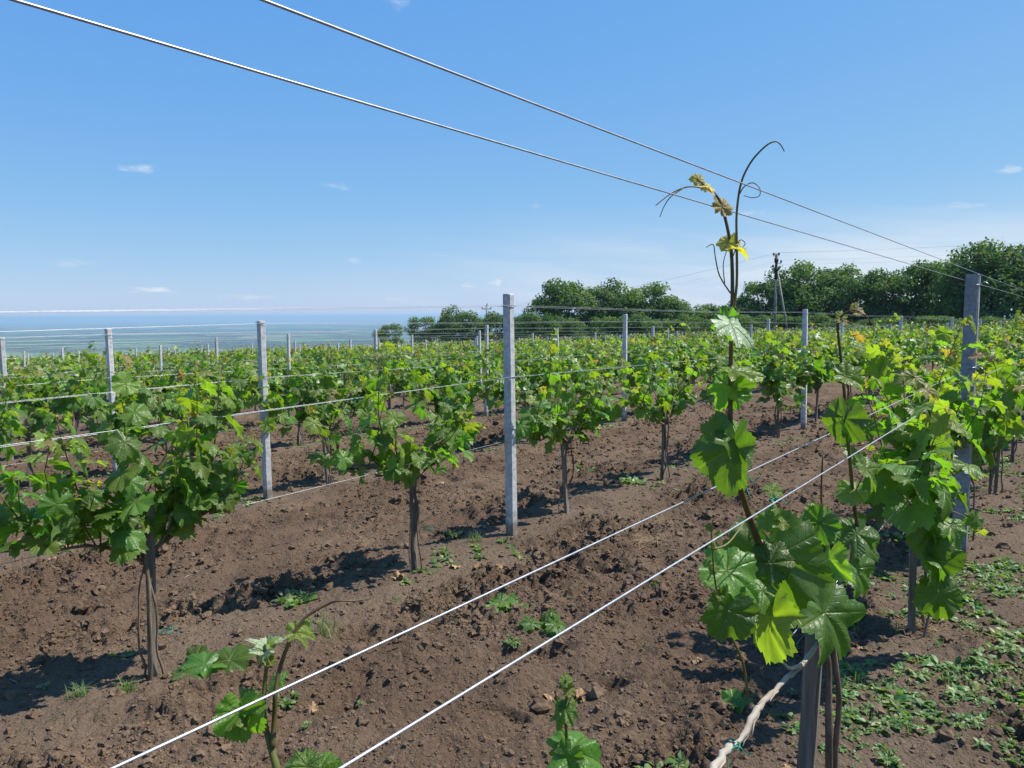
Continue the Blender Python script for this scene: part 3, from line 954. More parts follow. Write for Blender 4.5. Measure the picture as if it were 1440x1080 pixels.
POST_H = 1.80
WX, WY = 0.064, 0.072
post_meshes = [post_mesh(POST_H + dz, WX, WY, i).mesh('concrete_post', M_conc, smooth=False) for i, dz in enumerate((0, 0.03, -0.04, 0.02))]
tie_meshes = {}
G_P = 'concrete trellis posts'
post_at = {}
for i, pz in enumerate(sorted(posts, key=lambda p: np.hypot(*xy(p[2], p[1])))):
    k, t, u = pz
    g = np.random.default_rng(300 + i)
    x, y = xy(u, t); z = gz(x, y)
    lean = (g.normal(0, 0.012), g.normal(0, 0.012))
    if k == 0 and t < 8: lean = (0.0, 0.035)
    dist = math.hypot(x, y)
    o = bpy.data.objects.new('concrete_post', post_meshes[i % 4]); COL.objects.link(o)
    o.location = (x, y, z); o.rotation_euler = (lean[0], lean[1], ROTZ + g.normal(0, 0.04))
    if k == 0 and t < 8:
        me = o.data.copy(); me.materials[0] = M_conc_shaded; o.data = me; o.scale = (1.12, 1.12, 1.0)  # front-row post shows its shaded side, painted in by the darker concrete
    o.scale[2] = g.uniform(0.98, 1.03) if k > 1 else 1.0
    if dist < 24:
        for zz in ((1.74, 1.22, 0.82) if dist < 12 else (1.74, 1.22)):
            me = tie_mesh(zz, WX, WY, g).mesh('tie_wire', M_wire)
            c = bpy.data.objects.new('tie_wire', me); COL.objects.link(c); c.parent = o
    nm = rp.get(pz)
    special = {(0, 0): None}
    if nm is None: lb = 'pale concrete post just past the photo edge in the ' + rowname(k)
    else: lb = 'pale square concrete post, %s from the left in the %s' % (ordw(nm), rowname(k))
    tag(o, lb, 'post', G_P)
    post_at.setdefault(k, []).append((t, u))


# ------------------------------------------------------------------ trellis wires
G_W = 'trellis wires along the rows'


def wire(P, r, label, n=6):
    b = MB(); P = np.asarray(P, float)
    o0 = P[0].copy()
    b.tube(P - o0, r, n)
    o = b.build('trellis_wire', M_wire, loc=o0)
    tag(o, label, 'wire', G_W)


def row_wire(k, h, du, tmin, tmax, r, label, g, sides):
    P = []
    ph = 4.62 - 0.04 * k
    n0 = math.floor((tmin - ph) / 7.2); n1 = math.ceil((tmax - ph) / 7.2)
    u = row_u(k) + du
    for n in range(n0, n1 + 1):
        for f, sag in ((0, 0), (0.5, 0.012 + 0.02 * g.random())):
            t = ph + 7.2 * (n + f)
            x, y = xy(u, t)
            P.append((x, y, gz(x, y) * 0 + float(macro(x, y)) + h - sag))
    wire(P, r, label, sides)


kmax = max(p[0] for p in posts)
for k in range(1, kmax + 1):
    ts = [v[1] for v in vines if v[0] == k]
    if not ts: continue
    g = np.random.default_rng(70 + k)
    t0, t1 = min(ts) - 3, max(ts) + 2
    nm = rowname(k)
    r = 0.0013
    spec = [(1.75, 0.042, 'upper near-side'), (1.745, -0.042, 'upper far-side'), (1.22, 0.042, 'middle near-side'), (1.21, -0.042, 'middle far-side'), (0.74, 0.0, 'lowest')]
    if k > 6: spec = [spec[0], spec[2]]
    for h, du, wn in spec:
        row_wire(k, h, du, t0, t1, r, '%s steel wire strung along the %s of vines' % (wn, nm), g, 5 if k < 3 else 4)


def extend(p, q, ta, tb):
    """straight line through p and q, from row position ta to tb"""
    tp, tq = ut(p[0], p[1])[1], ut(q[0], q[1])[1]
    f = lambda t: p + (q - p) * ((t - tp) / (tq - tp))
    return [f(t) for t in np.linspace(ta, tb, 14)]


for (a, b_, ua, ub, rr, lb) in (
        ((370, 0), (1376, 385), -0.555, -0.592, 0.0014, 'upper near-side steel wire of the front row crossing the sky'),
        ((20, 0), (1373, 399), -0.70, -0.672, 0.0015, 'upper far-side steel wire of the front row crossing the sky'),
        ((480, 1080), (1300, 578), -0.555, -0.592, 0.0017, 'near-side middle steel wire of the front row above bare soil'),
        ((160, 1080), (1280, 557), -0.70, -0.672, 0.0017, 'far-side middle steel wire of the front row above bare soil')):
    P = extend(on_row(*a, ua), on_row(*b_, ub), -1.6, 5.5)
    q = P[-1]; P = list(P)
    for t in (9.1, 12.7, 19.9, 34, 60):
        x, y = xy(ub, t); P.append(np.array([x, y, q[2] + float(macro(x, y)) - float(macro(q[0], q[1]))]))
    wire(P, rr, lb, 8)
p, q = on_row(1185, 808, -0.63), on_row(1135, 868, -0.63)
wire(extend(p, q, 1.95, 12), 0.0019, 'lowest steel wire of the front row running past the stake top', 6)


# ------------------------------------------------------------------ the nearest vine of the front row, leaf by leaf
def cvec(r, u, tc_):
    return rtv * r + upv * u - fwd * tc_


def px_path(pts, dY=None):
    return np.array([at_depth(a, b, Y) for a, b, Y in pts])


def smooth_path(P, k=4):
    P = np.asarray(P, float); out = []
    for i in range(len(P) - 1):
        p0 = P[max(i - 1, 0)]; p1 = P[i]; p2 = P[i + 1]; p3 = P[min(i + 2, len(P) - 1)]
        for t in np.arange(k) / k:
            out.append(0.5 * (2 * p1 + (p2 - p0) * t + (2 * p0 - 5 * p1 + 4 * p2 - p3) * t * t + (3 * p1 - p0 - 3 * p2 + p3) * t ** 3))
    out.append(P[-1])
    return np.array(out)


def stem(name, root, pts, r0, r1, mat, label=None, n=8):
    P = smooth_path(px_path(pts)) - np.array(root.location)
    b = MB(); b.tube(P, np.linspace(r0, r1, len(P)), n)
    o = b.build(name, mat, root)
    if label: o['label'] = label
    return o


gh = np.random.default_rng(4)


def leaf_obj(root, J, T, Y, nrm, tint, size=None, tw=0.0, var=None, curl=1.0, level='xhi', label=None, stalk=None, name='leaf', rnd=None, mat=None):
    """one leaf: stalk joint at pixel J, tip at pixel T, depth Y; nrm = (right, up, towards the camera)"""
    p = at_depth(J[0], J[1], Y)
    q = at_depth(T[0], T[1], Y - tw)
    tip = q - p
    s = (np.linalg.norm(tip) if size is None else size * Y / F) * (0.68 if (size or 60) > 40 else 0.84)
    n = cvec(*nrm)
    tl = LEAF[level]
    V, T_, Q, uv = tl[gh.integers(len(tl)) if var is None else var]
    V = V.copy(); V[:, 2] *= curl
    M = frame(n, tip) * s
    b = MB(); b.add(V @ M.T, T_, Q, 0, tint, gh.random() if rnd is None else rnd, uv)  # low rnd puts the shade on hanging leaves into their colour
    if stalk is not None:
        a = at_depth(*stalk) - p
        b.tube(smooth_path([a, a * 0.5 + UP * 0.012, np.zeros(3)]), np.linspace(0.0022, 0.0016, 9), 5, mat=1)
    if mat is None and Y < 1.8 and J[1] < 360: mat = M_leaf_young
    o = b.build(name, [mat or M_leaf, M_petiole], root)
    o.location = [float(c) for c in (p - np.array(root.location))]
    if label: o['label'] = label
    return o


hx, hy = xy(-0.63, 2.30)
heroR = empty('grapevine', (hx, hy, gz(hx, hy)))
tag(heroR, 'nearest grapevine with big toothed leaves and one long shoot rising above the wires', 'grapevine', G_V)
stem('trunk', heroR, [(1168, 1240, 2.22), (1166, 1080, 2.16), (1165, 990, 2.14), (1161, 915, 2.14), (1120, 850, 2.02), (1090, 800, 1.93)], 0.0125, 0.008, M_bark)
stem('trunk', heroR, [(1182, 1240, 2.24), (1174, 1080, 2.18), (1180, 985, 2.17), (1172, 900, 2.17), (1180, 830, 2.25), (1204, 742, 2.36)], 0.010, 0.007, M_bark)
ARM = smooth_path(px_path([(1150, 905, 2.13), (1128, 935, 2.06), (1104, 955, 1.97), (1076, 985, 1.85), (1064, 1000, 1.80), (1040, 1040, 1.71), (1024, 1052, 1.66), (1000, 1085, 1.58), (960, 1140, 1.47)]), 6) - np.array(heroR.location)
ga = np.random.default_rng(12)
ARM = ARM + ga.normal(0, 0.0016, ARM.shape)
b = MB(); b.tube(ARM, np.linspace(0.0065, 0.0088, len(ARM)) * (1 + 0.13 * ga.normal(size=len(ARM))), 9)
for i in range(9):      # knots and peeling strips of bark
    q = int(ga.integers(4, len(ARM) - 5)); o_ = ga.normal(0, 1, 3); o_ /= np.linalg.norm(o_)
    b.tube(ARM[q:q + 5] + o_ * np.array([0.007, 0.0085, 0.010, 0.012, 0.016])[:, None], np.array([0.003, 0.0032, 0.0026, 0.002, 0.001]), 4)
o = b.build('dry_arm', M_cane, heroR); o['label'] = 'pale dry vine arm tied along the lowest wire'
stem('dry_arm', heroR, [(1128, 935, 2.05), (1112, 940, 2.0), (1102, 932, 1.98)], 0.007, 0.003, M_cane)
MAIN = [(1088, 800, 1.93), (1070, 770, 1.87), (1050, 715, 1.79), (1037, 672, 1.75), (1030, 635, 1.74), (1027, 585, 1.74), (1028, 500, 1.74), (1030, 420, 1.74), (1028, 350, 1.74), (1016, 293, 1.74), (1005, 272, 1.74), (990, 260, 1.74), (980, 251, 1.74)]
stem('long_shoot', heroR, MAIN, 0.0088, 0.0016, M_shoot_brown)
stem('tendril', heroR, [(1031, 436, 1.74), (1036, 400, 1.74), (1036, 340, 1.73), (1036, 300, 1.73), (1042, 258, 1.72), (1056, 228, 1.72), (1076, 206, 1.71), (1090, 199, 1.71), (1098, 204, 1.71), (1103, 213, 1.71)], 0.0034, 0.0011, M_tendril)
stem('tendril', heroR, [(1039, 275, 1.73), (1046, 263, 1.72), (1058, 257, 1.72), (1068, 264, 1.71), (1068, 275, 1.71), (1058, 278, 1.72), (1046, 275, 1.73)], 0.0014, 0.0008, M_tendril)
stem('tendril', heroR, [(1004, 270, 1.74), (986, 264, 1.73), (966, 263, 1.72), (944, 272, 1.72), (922, 289, 1.71)], 0.0022, 0.0009, M_tendril)
stem('tendril', heroR, [(962, 264, 1.72), (944, 276, 1.71), (934, 290, 1.71), (928, 305, 1.71)], 0.0015, 0.0008, M_tendril)
stem('tendril', heroR, [(1027, 412, 1.74), (1012, 388, 1.73), (1006, 362, 1.72), (1003, 344, 1.72), (993, 348, 1.71)], 0.0018, 0.0008, M_tendril)
stem('tendril', heroR, [(1019, 398, 1.74), (1017, 372, 1.72), (1022, 352, 1.72)], 0.0013, 0.0008, M_tendril)
stem('tendril', heroR, [(1031, 360, 1.74), (1040, 338, 1.73), (1048, 342, 1.73), (1044, 348, 1.73)], 0.0013, 0.0008, M_tendril)
stem('side_shoot', heroR, [(1206, 742, 2.36), (1200, 700, 2.35), (1192, 610, 2.34), (1188, 560, 2.33), (1182, 500, 2.33), (1178, 456, 2.33), (1184, 444, 2.32), (1200, 436, 2.31), (1216, 443, 2.30), (1229, 459, 2.30)], 0.0066, 0.0018, M_shoot_brown)
stem('side_shoot', heroR, [(1163, 860, 2.14), (1160, 790, 2.16), (1155, 700, 2.18), (1157, 640, 2.18)], 0.0050, 0.0022, M_shoot_brown)
stem('side_shoot', heroR, [(1052, 980, 1.72), (1044, 930, 1.70), (1022, 880, 1.66), (1006, 820, 1.63), (1001, 760, 1.62), (1000, 738, 1.62)], 0.0034, 0.0012, M_shoot)
stem('side_shoot', heroR, [(1002, 772, 1.62), (1024, 764, 1.66), (1046, 735, 1.76)], 0.0024, 0.0016, M_petiole)
stem('side_shoot', heroR, [(1200, 700, 2.35), (1208, 680, 2.33), (1218, 660, 2.31)], 0.0026, 0.0016, M_petiole)
# leaves of the tall shoot
K = leaf_obj
K(heroR, (982, 253), (977, 238), 1.74, (0.2, 0.3, 1), 0.80, size=15)
K(heroR, (992, 262), (1008, 259), 1.74, (0.1, 0.8, 0.6), 0.97, size=20, curl=1.5)
K(heroR, (1015, 292), (1026, 270), 1.735, (0.2, 0.2, 1), 0.86, size=25, var=1)
K(heroR, (1000, 268), (1004, 256), 1.73, (0.5, 0.4, 0.5), 0.98, size=16)
K(heroR, (1024, 342), (1012, 322), 1.735, (-0.3, 0.3, 1), 0.76, size=21)
K(heroR, (1030, 350), (1058, 350), 1.73, (0, 0.85, 0.45), 0.82, size=27, curl=1.4)
K(heroR, (1032, 346), (1046, 342), 1.74, (0.2, 0.6, 0.6), 0.95, size=14)
K(heroR, (1027, 455), (1077, 488), 1.66, (0.30, 0.78, 0.55), 0.15, size=64, tw=0.02, var=3, curl=0.8, rnd=0.9, mat=M_leaf_pale, label='pale shiny leaf catching the sun on the long shoot')  # its sun glint is painted in by the pale leaf colour
K(heroR, (1022, 450), (1024, 520), 1.72, (-0.92, 0.10, 0.38), 0.30, size=44, var=6)
K(heroR, (1030, 520), (1100, 541), 1.72, (0.10, 0.93, 0.36), 0.62, size=66, var=2, curl=1.2)
K(heroR, (1034, 545), (1064, 578), 1.74, (0.2, 0.2, 1.0), 0.50, size=44, tw=-0.03)
K(heroR, (1026, 545), (1010, 575), 1.75, (-0.3, 0.3, 0.9), 0.48, size=40, tw=-0.02)
K(heroR, (1028, 600), (1050, 598), 1.73, (0.1, 0.8, 0.6), 0.75, size=24)
K(heroR, (1026, 604), (1004, 612), 1.73, (-0.1, 0.8, 0.6), 0.55, size=26)
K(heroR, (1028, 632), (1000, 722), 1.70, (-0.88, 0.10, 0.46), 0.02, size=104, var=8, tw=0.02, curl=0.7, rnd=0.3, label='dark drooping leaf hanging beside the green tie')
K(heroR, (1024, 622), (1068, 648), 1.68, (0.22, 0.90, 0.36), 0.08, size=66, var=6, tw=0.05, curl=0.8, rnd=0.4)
# the low cluster; its shaded leaves are darkened by a low rnd
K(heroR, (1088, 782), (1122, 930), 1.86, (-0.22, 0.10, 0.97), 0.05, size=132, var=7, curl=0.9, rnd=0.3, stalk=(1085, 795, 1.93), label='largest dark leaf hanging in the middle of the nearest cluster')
K(heroR, (1084, 792), (1104, 748), 1.83, (-0.3, 0.35, 0.9), 0.12, size=56, var=9, rnd=0.2)
K(heroR, (1098, 790), (1152, 822), 1.97, (0.35, 0.86, 0.36), 0.20, size=72, var=8, tw=-0.05, rnd=0.8)
K(heroR, (1022, 803), (1076, 862), 1.72, (0.10, 0.74, 0.62), 0.36, size=84, var=6, curl=1.1, rnd=0.9, stalk=(1085, 798, 1.92), label='shiny half-lit leaf on the left of the nearest cluster')
K(heroR, (1040, 862), (1056, 900), 1.76, (0.25, 0.5, 0.8), 0.36, size=50, var=9)
K(heroR, (1072, 830), (1082, 872), 1.80, (0.2, 0.7, 0.6), 0.30, size=56, var=7)
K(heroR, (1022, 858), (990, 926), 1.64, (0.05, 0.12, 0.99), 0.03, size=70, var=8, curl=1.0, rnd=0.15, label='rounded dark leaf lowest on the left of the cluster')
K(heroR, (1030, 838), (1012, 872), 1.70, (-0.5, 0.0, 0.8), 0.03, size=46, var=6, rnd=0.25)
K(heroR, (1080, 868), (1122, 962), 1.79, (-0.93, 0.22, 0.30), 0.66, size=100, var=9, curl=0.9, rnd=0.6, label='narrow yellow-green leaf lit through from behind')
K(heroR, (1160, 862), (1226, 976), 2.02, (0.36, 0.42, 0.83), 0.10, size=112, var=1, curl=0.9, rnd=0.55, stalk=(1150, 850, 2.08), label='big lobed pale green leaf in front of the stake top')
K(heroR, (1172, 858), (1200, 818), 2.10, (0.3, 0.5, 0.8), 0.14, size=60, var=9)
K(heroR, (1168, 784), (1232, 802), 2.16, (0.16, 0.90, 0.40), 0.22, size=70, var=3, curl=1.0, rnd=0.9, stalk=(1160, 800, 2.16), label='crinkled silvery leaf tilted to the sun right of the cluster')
K(heroR, (1166, 786), (1182, 838), 2.14, (-0.88, 0.25, 0.4), 0.62, size=58, var=7, curl=0.9)
K(heroR, (1152, 735), (1122, 778), 2.16, (-0.3, 0.1, 0.9), 0.06, size=50, var=8)
K(heroR, (1162, 740), (1202, 722), 2.18, (0.2, 0.4, 0.9), 0.32, size=46)
K(heroR, (1148, 722), (1168, 706), 2.2, (0.1, 0.7, 0.7), 0.6, size=30)
K(heroR, (1188, 588), (1168, 642), 2.30, (-0.8, 0.05, 0.6), 0.06, size=60, var=9, curl=0.7, rnd=0.1, label='dark leaf hanging on the slim side shoot')
K(heroR, (1190, 600), (1204, 622), 2.30, (0.4, 0.3, 0.8), 0.42, size=30)
K(heroR, (1190, 530), (1226, 548), 2.30, (0.1, 0.62, 0.75), 0.52, size=44)
K(heroR, (1183, 446), (1189, 434), 2.32, (0.2, 0.3, 0.9), 0.82, size=14)
K(heroR, (1184, 452), (1202, 452), 2.31, (0.1, 0.8, 0.4), 0.97, size=19)
K(heroR, (1204, 438), (1216, 432), 2.31, (0.1, 0.5, 0.8), 0.97, size=16)
K(heroR, (1208, 760), (1240, 790), 2.38, (0.2, 0.5, 0.8), 0.10, size=60)
K(heroR, (1204, 750), (1176, 768), 2.34, (-0.2, 0.6, 0.7), 0.10, size=52)
K(heroR, (1200, 690), (1172, 700), 2.34, (-0.1, 0.7, 0.6), 0.62, size=32)
K(heroR, (1218, 660), (1246, 690), 2.31, (0.5, 0.55, 0.6), 0.40, size=54)
K(heroR, (1200, 800), (1228, 842), 2.3, (0.3, 0.5, 0.8), 0.10, size=62, var=6)
for a, c, s_ in ((1002, 765, 12), (999, 742, 10), (1004, 800, 13), (996, 822, 12), (1012, 838, 12), (994, 790, 10), (1010, 752, 10), (1086, 690, 20), (1092, 715, 24), (1080, 730, 26), (1100, 735, 22)):
    K(heroR, (a, c), (a + gh.normal(0, 9), c + gh.normal(-2, 9)), 1.63 if a < 1050 else 1.84, (gh.normal(0, 0.4), 0.6, 0.6), gh.uniform(0.45, 0.85), size=s_, level='hi')
# low hanging shoot of the next vine of the front row
SV = second_vine; SV.rotation_euler = (0, 0, SV.rotation_euler[2])


def in_vine(o):
    d = o.location.copy(); a = -SV.rotation_euler[2]
    o.location = (math.cos(a) * d[0] - math.sin(a) * d[1], math.sin(a) * d[0] + math.cos(a) * d[1], d[2]); o.rotation_euler = (0, 0, a)


in_vine(stem('hanging_shoot', SV, [(1300, 690, 3.55), (1306, 740, 3.50), (1312, 790, 3.46), (1322, 852, 3.44)], 0.005, 0.002, M_shoot))
in_vine(stem('tall_shoot', SV, [(1285, 720, 3.55), (1298, 680, 3.52), (1308, 620, 3.48), (1306, 560, 3.46), (1300, 545, 3.46), (1285, 530, 3.45), (1262, 520, 3.44)], 0.006, 0.002, M_shoot_brown))
for (j, t_, yy, nn, ti, si, va, rn) in (
        ((1302, 712), (1354, 758), 3.42, (0.25, 0.80, 0.50), 0.18, 88, 1, 0.9), ((1294, 700), (1260, 742), 3.45, (-0.3, 0.5, 0.8), 0.08, 66, 7, 0.3),
        ((1312, 786), (1330, 850), 3.40, (0.3, 0.15, 0.9), 0.06, 70, 8, 0.4), ((1310, 778), (1350, 822), 3.42, (0.5, 0.6, 0.6), 0.25, 62, 6, 0.8),
        ((1308, 755), (1290, 800), 3.42, (-0.5, 0.3, 0.8), 0.35, 54, 9, 0.5), ((1320, 836), (1326, 884), 3.42, (-0.2, 0.1, 0.95), 0.1, 58, 7, 0.3),
        ((1306, 735), (1342, 760), 3.44, (0.5, 0.5, 0.6), 0.12, 54, 9, 0.5), ((1298, 680), (1268, 690), 3.48, (-0.2, 0.7, 0.6), 0.2, 52, 8, 0.7),
        ((1306, 600), (1278, 618), 3.46, (-0.4, 0.6, 0.6), 0.62, 46, 6, 0.7), ((1308, 610), (1348, 622), 3.46, (0.2, 0.7, 0.6), 0.66, 50, 9, 0.7),
        ((1303, 548), (1320, 530), 3.45, (0.1, 0.5, 0.8), 0.93, 26, 3, 0.6), ((1286, 531), (1270, 545), 3.45, (0.1, 0.5, 0.8), 0.86, 24, 2, 0.6)):
    in_vine(K(SV, j, t_, yy, nn, ti, size=si, var=va, rnd=rn, curl=0.9))
so_ = stake_mesh(np.random.default_rng(9), 0.66, 0.050).build('wooden_stake', M_wood, smooth=False, loc=(hx - 0.03, hy - 0.03, gz(hx, hy)), rz=ROTZ - 0.2)
tag(so_, 'thick split wooden stake under the nearest big leaves, cut off by the bottom edge', 'stake', G_S)

# the vine right below the camera: only its shoots reach into the picture
fx, fy = xy(-0.63, 0.52)
foot = empty('grapevine', (fx, fy, gz(fx, fy)))
tag(foot, 'young vine shoots with a curling brown tip poking up at the bottom edge', 'grapevine', G_V)
b = MB(); g0 = np.random.default_rng(3)
b.tube(wavy((0, 0, -0.05), (0, 0, 0.68), 8, 0.01, g0), np.linspace(0.016, 0.013, 8), 8); b.build('trunk', M_bark, foot)
base = (np.array([0, 0, 0.68]) + np.array(foot.location))
P = smooth_path(np.concatenate([[base], px_path([(405, 1240, 0.80), (392, 1100, 0.83), (384, 1062, 0.84), (376, 1032, 0.85)])])) - np.array(foot.location)
b = MB(); b.tube(P, np.linspace(0.0058, 0.0040, len(P)), 8); b.build('shoot', M_shoot, foot)
stem('shoot', foot, [(376, 1032, 0.85), (371, 1002, 0.85), (372, 965, 0.86), (375, 932, 0.86), (375, 912, 0.86)], 0.0034, 0.0018, M_shoot)
stem('shoot', foot, [(383, 1052, 0.84), (386, 1010, 0.85), (387, 980, 0.85), (391, 950, 0.86), (400, 920, 0.87), (414, 888, 0.88), (432, 866, 0.89), (460, 850, 0.90), (476, 845, 0.90), (498, 845, 0.91), (520, 842, 0.92)], 0.0034, 0.0008, M_shoot_brown)
stem('shoot', foot, [(376, 1032, 0.85), (362, 1016, 0.85), (357, 1000, 0.84), (345, 997, 0.84)], 0.0024, 0.0017, M_petiole)
K(foot, (345, 998), (286, 1002), 0.83, (-0.35, 0.80, 0.45), 0.46, size=60, var=6, curl=1.5)
K(foot, (338, 1002), (340, 1076), 0.82, (0.25, 0.15, 0.9), 0.42, size=66, var=8, curl=1.4)
K(foot, (416, 889), (452, 882), 0.88, (0.0, 0.85, 0.5), 0.78, size=32, curl=1.5)
for tx, ty in ((351, 890), (366, 884), (384, 886), (375, 884), (358, 894)):
    K(foot, (375, 916), (tx, ty), 0.86 + gh.normal(0, 0.006), (gh.choice([-1, 1]) * 0.95, 0.25, 0.22), 0.5, size=30, level='hi', curl=1.6, mat=M_leaf_pale)
K(foot, (378, 930), (390, 920), 0.86, (0.2, 0.6, 0.7), 0.7, size=12, level='hi')
K(foot, (392, 955), (360, 952), 0.9, (-0.2, 0.8, 0.5), 0.4, size=26)
for (ja, jb, ta, tb, yy, si) in ((432, 1078, 436, 1034, 0.98, 44), (425, 1082, 394, 1050, 0.98, 40), (450, 1082, 496, 1062, 1.0, 50), (438, 1090, 470, 1050, 1.0, 40)):
    K(foot, (ja, jb), (ta, tb), yy, (0.1, 0.75, 0.65), 0.34, size=si, curl=1.2)
stem('shoot', foot, [(405, 1240, 0.80), (425, 1120, 0.95), (440, 1082, 0.99)], 0.003, 0.002, M_shoot)
# a second low shoot of the same vine farther along the wire
fr = np.array(foot.location)
stem('shoot', foot, [(690, 1300, 1.05), (770, 1170, 1.10), (796, 1092, 1.15), (797, 1040, 1.15), (795, 1002, 1.15), (797, 975, 1.15), (796, 955, 1.15)], 0.0042, 0.0013, M_shoot)
K(foot, (795, 998), (752, 996), 1.14, (-0.35, 0.70, 0.55), 0.36, size=46, var=3, curl=1.4)
K(foot, (795, 996), (818, 988), 1.15, (0.2, 0.8, 0.5), 0.34, size=24)
K(foot, (803, 1058), (890, 1052), 1.14, (0.1, 0.80, 0.55), 0.34, size=76, var=7, curl=1.2)
K(foot, (799, 1062), (784, 1104), 1.13, (-0.4, 0.3, 0.8), 0.14, size=44)
K(foot, (797, 958), (790, 944), 1.15, (0.1, 0.5, 0.8), 0.7, size=14, level='hi')
K(foot, (797, 968), (818, 955), 1.15, (0.2, 0.6, 0.6), 0.86, size=20, level='hi')
K(foot, (796, 962), (800, 938), 1.15, (0.2, 0.3, 0.8), 0.66, size=14, level='hi')


# ------------------------------------------------------------------ ties
def twine(p, axis_r, label, g):
    b = MB()
    th = np.linspace(0, 4.4 * math.pi, 34)
    P = np.stack([np.cos(th) * axis_r, np.sin(th) * axis_r, np.linspace(-0.006, 0.006, 34)], -1) + g.normal(0, 0.0012, (34, 3))
    b.tube(P, 0.0016, 5)
    for s_ in (-1, 1):
        b.tube(smooth_path([(axis_r, 0, 0), (axis_r + 0.012, 0.010 * s_, 0.006), (axis_r + 0.02, 0.02 * s_, -0.006), (axis_r + 0.034, 0.026 * s_, -0.012 + 0.02 * s_)]), 0.0014, 4)
    tag(b.build('twine_tie', M_twine, loc=p, rz=g.uniform(0, 6)), label, 'twine tie', 'green twine ties')


gtw = np.random.default_rng(8)
for px, py, Y, r_, lb in ((1036, 673, 1.745, 0.010, 'green twine tie holding the long shoot to the far middle wire'),
                          (1189, 610, 2.33, 0.009, 'green twine tie on the slim side shoot beside the hanging dark leaf'),
                          (1311, 573, 3.42, 0.012, 'green twine tie on the wire among the yellowish leaves before the big post'),
                          (1158, 895, 2.11, 0.034, 'green twine wrapped round the top of the nearest stake'),
                          (1030, 1046, 1.68, 0.016, 'green twine tie round the pale dry arm near the bottom edge'),
                          (1088, 702, 1.90, 0.008, 'green twine tie on the near middle wire right of the long shoot')):
    twine(at_depth(px, py, Y), r_, lb, gtw)
for px, py, lb in ((232, 888, 'green twine loosely tied low round the leftmost big vine trunk'), (602, 742, 'green twine tied low round the slim trunk left of the centre post')):
    Y = 3.70 if px < 400 else 5.10
    twine(at_depth(px, py, Y), 0.034, lb, gtw)


# ------------------------------------------------------------------ weeds, dead leaves, straw, twigs
def blade_tuft(g, n, h, spread, w):
    b = MB()
    for i in range(n):
        a = g.uniform(0, 6.283); l = h * g.uniform(0.5, 1.2); lean = g.uniform(0.2, 1.1)
        d = np.array([math.cos(a), math.sin(a), 0]); s_ = np.array([-d[1], d[0], 0]) * w * g.uniform(0.6, 1.3)
        o = np.array([g.normal(0, spread), g.normal(0, spread), -0.005])
        V = []
        for f in (0, 0.35, 0.7, 1.0):
            c = o + d * l * lean * f * f * 0.9 + UP * l * (f - 0.35 * lean * f * f)
            k = 1 - f ** 2 * 0.95
            V += [c - s_ * k, c + s_ * k]
        b.add(V, None, [(0, 1, 3, 2), (2, 3, 5, 4), (4, 5, 7, 6)], 0, g.uniform(0.1, 0.9), g.random())
    return b


def weed_rosette(g, n, size, b=None, off=(0, 0, 0), lf='tiny', sc=1.0):
    b = b or MB(); off = np.asarray(off, float)
    for i in range(n):
        a = g.uniform(0, 6.283); d = np.array([math.cos(a), math.sin(a), g.uniform(0.0, 0.7)])
        rr = size * g.uniform(0.1, 0.75)
        p = off + d * rr * np.array([1, 1, 0.7]) + UP * 0.004
        nr = UP + 0.35 * g.normal(0, 1, 3) - 0.3 * d
        V, T, Q, uv = LEAF[lf][g.integers(len(LEAF[lf]))]
        M = frame(nr, d + 0.2 * g.normal(0, 1, 3)) * size * sc * g.uniform(0.25, 0.6)
        M = M @ np.diag([0.55, 1.0, 0.8]) if lf == 'tiny' else M
        b.add(V @ M.T + p, T, Q, 0, g.uniform(0.1, 0.95), g.random(), uv)
    return b


gw = np.random.default_rng(21)
G_D = 'small weeds on the bare soil'
for px, py, s_, kind, lb in (
        (415, 848, 60, 'rosette', 'leafy pale green weed in the vine shadow left of the curling shoot'),
        (890, 680, 38, 'rosette', 'bright green weed tuft at the foot of the fourth vine of the second row'),
        (400, 990, 42, 'rosette', 'green weed under the near wire beside the curling shoot'),
        (820, 665, 30, 'rosette', 'small green weed just right of the vine trunk by the centre post'),
        (752, 778, 26, 'rosette', 'small green weed right of the foot of the centre post'),
        (668, 762, 24, 'grass', 'thin grass tuft left of the foot of the centre post'),
        (637, 752, 22, 'rosette', 'tiny green weed between the slim trunk and the centre post'),
        (115, 980, 34, 'grass', 'bright grass tuft low at the left edge of the dark shadow'),
        (182, 972, 34, 'grass', 'thin dry grass tuft below the leftmost trunk'),
        (455, 892, 56, 'grass', 'soft grey green grass tuft behind the curling brown tip'),
        (508, 992, 16, 'rosette', 'tiny green seedling between the two near wires'),
        (432, 1022, 18, 'rosette', 'small seedling beside the brown dead leaf below the wire'),
        (262, 712, 40, 'grass', 'grass tuft behind the leftmost big vine'),
        (920, 825, 20, 'grass', 'sparse grass tuft under the near middle wire'),
        (345, 625, 40, 'grass', 'grey green grass tuft left of the second row post'),
        (1290, 930, 34, 'rosette', 'green weed tuft behind the stake at the lower right'),
        (1250, 1070, 40, 'rosette', 'pale green leafy weed right of the nearest stake base'),
        (720, 905, 26, 'rosette', 'low green weed beneath the flat green leaves on the soil')):
    p = ground_hit(px, py); S = s_ * p[1] / F
    b = blade_tuft(gw, 46, S * 0.8, S * 0.22, 0.0022) if kind == 'grass' else weed_rosette(gw, 60, S * 0.62, sc=0.62)
    tag(b.build('grass_tuft' if kind == 'grass' else 'weed', M_weed, loc=p, smooth=False), lb, 'grass tuft' if kind == 'grass' else 'weed', G_D)
